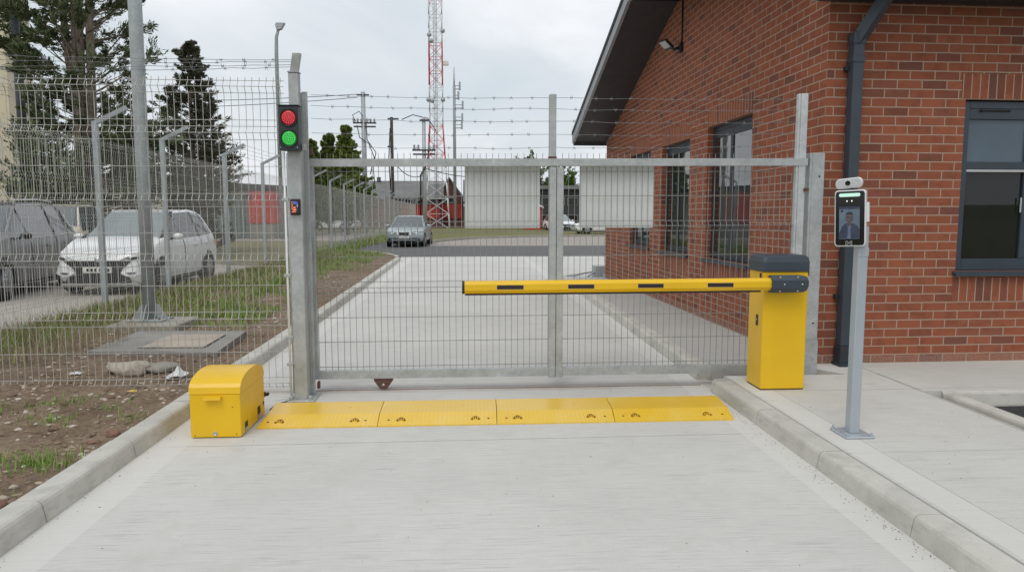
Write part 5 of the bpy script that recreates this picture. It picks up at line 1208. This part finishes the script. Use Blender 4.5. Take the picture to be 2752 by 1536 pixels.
def upole(name, label, cat, x, y, h, r, mat, arms, extras=()):
    t_ = thing(name, label, cat, (x, y, 0)); MB().tube([(x, y, -.2), (x, y, h)], r * 1.12, 10, r2=r * .85).build('shaft', mat, t_)
    for z, half, dx in arms: MB().bar((x - half + dx, y - .12, z), (x + half + dx, y - .12, z), .1, .12).build('crossarm', 'dark_steel', t_)
    for pts, rad in extras: MB().tube([(x + a, y + b, z) for a, b, z in pts], rad, 5).build('cable', 'cable_black', t_)
    return t_
pA = upole('utility_pole', 'grey utility pole with insulator rack and hanging cables left of the mast', 'pole', -8.46, 60, 11.5, .21, 'aerial_grey', ((11.25, .5, 0), (9.0, .95, .1), (8.7, .9, .1)), (([(.25, -.3, 9.0), (.3, -.3, 7.6), (1.0, -.3, 6.6), (.75, -.3, 5.4), (.9, -.3, 3.5)], .04), ([(-.5, -.3, 8.8), (-.3, -.3, 7.8), (.45, -.3, 7.3), (.85, -.3, 6.2), (.5, -.3, 4.8)], .04), ([(-.6, -.3, 9.1), (-.85, -.3, 9.6), (-.3, -.3, 9.9), (0, -.3, 9.5)], .035), ([(-2., 0, 5.3), (-1., 0, 5.6), (-.1, 0, 5.1)], .05)))
for dx in (-.75, -.45, -.15, .3, .6, .9): MB().lathe([(.05, -.2), (.11, -.15), (.05, -.08), (.11, 0), (.05, .1), (.03, .2)], (-8.46 + dx, 59.8, 9.2), 'z', 8).build('insulator', 'insulator', pA)
upole('utility_pole', 'dark wooden pole between the grey pole and the mast', 'pole', -6.18, 60, 9.5, .15, 'wood_pole', ((9.35, .45, .15), (7.1, .25, -.1)), (([(-.1, -.2, 8.6), (-.25, -.2, 6), (-.1, -.2, 3)], .05),))
pC = upole('utility_pole', 'slim grey pole with rack and curved cable just left of the mast', 'pole', -3.12, 53, 8.6, .16, 'aerial_grey', ((8.35, .35, .05), (6.2, .85, 0), (5.9, .8, 0)), (([(.3, -.2, 5.7), (.1, -.2, 5.0), (-.25, -.2, 4.4), (-.3, -.2, 1.0)], .07), ([(-1.6, 0, 8.4), (-.8, 0, 8.75), (.3, 0, 8.5), (.9, 0, 7.6)], .035)))
for dx in (-.7, -.4, .4, .7): MB().lathe([(.05, -.2), (.1, -.12), (.05, 0), (.1, .08), (.03, .2)], (-3.12 + dx, 52.8, 6.4), 'z', 8).build('insulator', 'insulator', pC)
lp = thing('street_lamp', 'tall slim street lamp behind the front fence', 'street lamp', (-11.5, 45, 0))
MB().tube([(-11.5, 45, -.2), (-11.5, 45, 11.2), (-11.47, 45, 12.2), (-11.32, 45, 12.7)], .125, 10, r2=.085).build('column', 'dark_steel' if 0 else 'pole_grey', lp)
MB().prism([(-11.42, 44.85, 12.6), (-11.15, 44.85, 12.66), (-10.93, 44.85, 13.02), (-11.42, 44.85, 13.02), (-11.5, 44.85, 12.9)], (0, .3, 0)).build('lamp_head', 'aerial_grey', lp)
dk = thing('lamp_column', 'dark pole overgrown with foliage at the top left', 'pole', (-15.95, 27, 0))
MB().tube([(-15.95, 27, -.2), (-16.0, 27, 13)], .17, 12, r2=.13).build('column', 'dark_steel', dk)
cm_ = MB(); rr = random.Random(77)
for i in range(75):
    z = 6.9 + 3.9 * rr.random(); az = rr.uniform(0, 6.28); L = rr.uniform(.25, .8) * (1.2 if 7.2 < z else .6); d_ = Vector((math.cos(az), math.sin(az), rr.uniform(-.1, .6))).normalized()
    for _ in range(3): spray(cm_, Vector((-15.97, 27, z)) + d_ * L * rr.random(), d_, L * .6, 26, rr, .16, .05, .8, .1)
cm_.build('foliage', 'conifer_dark', dk)
def cable(label, a, b, sag, r):
    a, b = Vector(a), Vector(b); m = MB(); m.tube([a.lerp(b, i / 16) - Vector((0, 0, sag * 4 * (i / 16) * (1 - i / 16))) for i in range(17)], r, 4, smooth=False); return tag(m.build('overhead_cable', 'cable_black'), label, 'cable', 'overhead cables')
cable('upper overhead cable reaching the grey utility pole from the left', (-40, 62, 11.0), (-8.9, 59.9, 11.3), .4, .03)
cable('lower overhead cable reaching the grey utility pole from the left', (-40, 62, 10.4), (-8.9, 59.9, 11.05), .5, .03)
cable('slack cable from the wooden pole to the slim grey pole', (-6.1, 60, 6.0), (-3.2, 53, 4.4), .6, .035)
cable('cable running from the slim grey pole to the right behind the gate', (-3.1, 53, 4.9), (4, 64, 5.2), .5, .035)

# ------------------------------------------------------------------ far buildings
cb = thing('cream_building', 'tall cream rendered building at the far left edge', 'building', (-32, 50, 0))
MB().box(-46, -26.7, 44, 46.5, -.2, 26).build('wall', 'render_cream', cb)
MB().box(-46.1, -26.6, 43.9, 43.995, 15.2, 15.5).build('ledge', 'render_beige', cb)
m = MB()
for x in (-30.5, -34.5): m.box(x, x + 1.6, 43.93, 43.99, 4, 6.4)
m.build('shutter', 'wall_grey', cb)
wh_ = thing('warehouse', 'low beige warehouse with dark roof edge behind the parked cars', 'building', (-18, 52, 0))
MB().box(-25.5, -12.3, 50, 58, -.2, 3.35).build('wall', 'render_beige', wh_)
MB().prism([(-25.9, 49.6, 4.15), (-12.0, 49.6, 3.45), (-12.0, 49.6, 3.2), (-25.9, 49.6, 3.36)], (0, 9, 0)).build('roof', 'roof_dark', wh_)
for x in (-23.4, -20.6, -17.8, -15.0):
    wf = MB().box(x, x + 1.3, 49.92, 49.995, 1.2, 2.3).build('window', 'wall_grey', wh_); MB().box(x + .1, x + 1.2, 49.89, 49.918, 1.3, 2.2).build('pane', 'window_glass', wf)
def ribbed(x0, x1, y0, y1, z0, z1, pitch=.28):
    m = MB(); k = int((x1 - x0) / pitch); m.box(x0, x1, y0 + .06, y1, z0, z1)
    for i in range(k): m.box(x0 + pitch * (i + .1), x0 + pitch * (i + .6), y0, y0 + .058, z0 + .08, z1 - .08)
    return m
rc = thing('red_container', 'bright red container behind the side fence', 'container', (-13.2, 49, 0))
ribbed(-13.85, -12.25, 46.0, 49, .95, 2.95).build('body', 'red_wall', rc); MB().box(-13.8, -12.3, 46.1, 48.9, .0, .94).build('stand', 'wall_grey', rc)
tg = thing('green_container', 'dull green container beside the red one behind the side fence', 'container', (-16, 49, 0))
ribbed(-17.2, -13.9, 46.6, 49.2, 0, 2.75).build('body', 'teal_grey', tg); MB().box(-17.25, -13.87, 46.58, 49.25, 2.752, 2.85).build('roof', 'wall_grey', tg)
# long grey-roofed shed with a red base
sh = thing('long_shed', 'long low shed with grey roof and red base wall beyond the road', 'building', (-7, 82, 0))
MB().box(-16, -2.9, 79, 86, -.2, 3.3).build('wall', 'maroon_wall', sh)
MB().prism([(-16.5, 78.2, 3.35), (-16.5, 82.5, 5.35), (-16.5, 86.8, 3.35), (-16.5, 86.8, 3.2), (-16.5, 78.2, 3.2)], (13.9, 0, 0)).build('roof', 'roof_grey', sh)
MB().box(-7.2, -3., 78.9, 78.99, 1.1, 2.6).build('painted_band', 'red_wall', sh)
for x in (-7.0, -5.6, -4.3):
    wf = MB().box(x, x + 1.1, 78.92, 78.995, 2.65, 3.15).build('window', 'mast_white', sh); MB().box(x + .08, x + 1.02, 78.89, 78.918, 2.7, 3.1).build('pane', 'window_glass', wf)
MB().bbox(-10.2, -9.8, 82, 82.4, 5.2, 5.75, .02).build('roof_vent', 'dark_steel', sh)
rg = thing('gabled_shed', 'dark red gabled shed behind the mast foot', 'building', (-2, 84, 0))
MB().prism([(-3.6, 82, -.2), (-.4, 82, -.2), (-.4, 82, 3.3), (-2.0, 82, 5.5), (-3.6, 82, 3.3)], (0, 6, 0)).build('wall', 'maroon_wall', rg)
m = MB(); m.prism([(-3.9, 81.7, 3.0), (-2.0, 81.7, 5.6), (-.1, 81.7, 3.0), (-.1, 81.7, 3.2), (-2.0, 81.7, 5.8), (-3.9, 81.7, 3.2)], (0, 6.6, 0)); m.build('roof', 'roof_grey', rg)
MB().box(-3.4, -.6, 81.9, 81.99, 1.1, 2.7).build('painted_band', 'red_wall', rg)
wf = MB().box(-3.1, -1.2, 81.9, 81.992, 2.85, 3.5).build('window', 'mast_white', rg); MB().box(-3., -1.3, 81.87, 81.898, 2.92, 3.43).build('pane', 'window_glass', wf)
gs = thing('grey_shed', 'dark grey roofed workshop with red doors behind the white board', 'building', (3, 84, 0))
MB().box(-.3, 7.0, 81, 88, -.2, 3.1).build('wall', 'wall_grey', gs)
MB().prism([(-.45, 80.3, 3.0), (-.45, 84.5, 5.6), (-.45, 88.7, 3.0), (-.45, 88.7, 2.85), (-.45, 80.3, 2.85)], (7.8, 0, 0)).build('roof', 'roof_grey', gs)
for x, w_ in ((.35, 1.5), (3.0, 2.0), (5.9, 1.0)): MB().box(x, x + w_, 80.93, 80.995, .0, 2.75).build('door', 'red_wall', gs)
MB().box(-.2, .3, 80.93, 80.995, 1.0, 2.6).build('window', 'window_glass', gs)
db = thing('dark_building', 'dark two storey building with window bands right of the middle gate upright', 'building', (11, 72, 0))
MB().box(6.9, 15, 70, 76, -.2, 4.0).build('wall', 'roof_dark', db); MB().box(6.6, 15.3, 69.5, 76.3, 4.0, 4.35).build('roof', 'roof_grey', db)
for z0, z1 in ((2.4, 3.2), (.3, 1.5)):
    for x in (7.3, 8.6, 9.9, 11.2): 
        wf = MB().box(x, x + 1.05, 69.94, 69.995, z0, z1).build('window', 'wall_grey', db); MB().box(x + .07, x + .98, 69.91, 69.938, z0 + .07, z1 - .07).build('pane', 'window_glass', wf)
rs = thing('red_shed', 'small red shed between the white board and the gate upright', 'building', (6.7, 66, 0))
MB().prism([(5.6, 66, -.2), (6.9, 66, -.2), (6.9, 66, 2.2), (5.6, 66, 2.9)], (0, 3, 0)).build('wall', 'red_wall', rs); MB().prism([(5.5, 65.8, 2.92), (7.1, 65.8, 2.1), (7.1, 65.8, 2.25), (5.5, 65.8, 3.07)], (0, 3.4, 0)).build('roof', 'mast_white', rs)
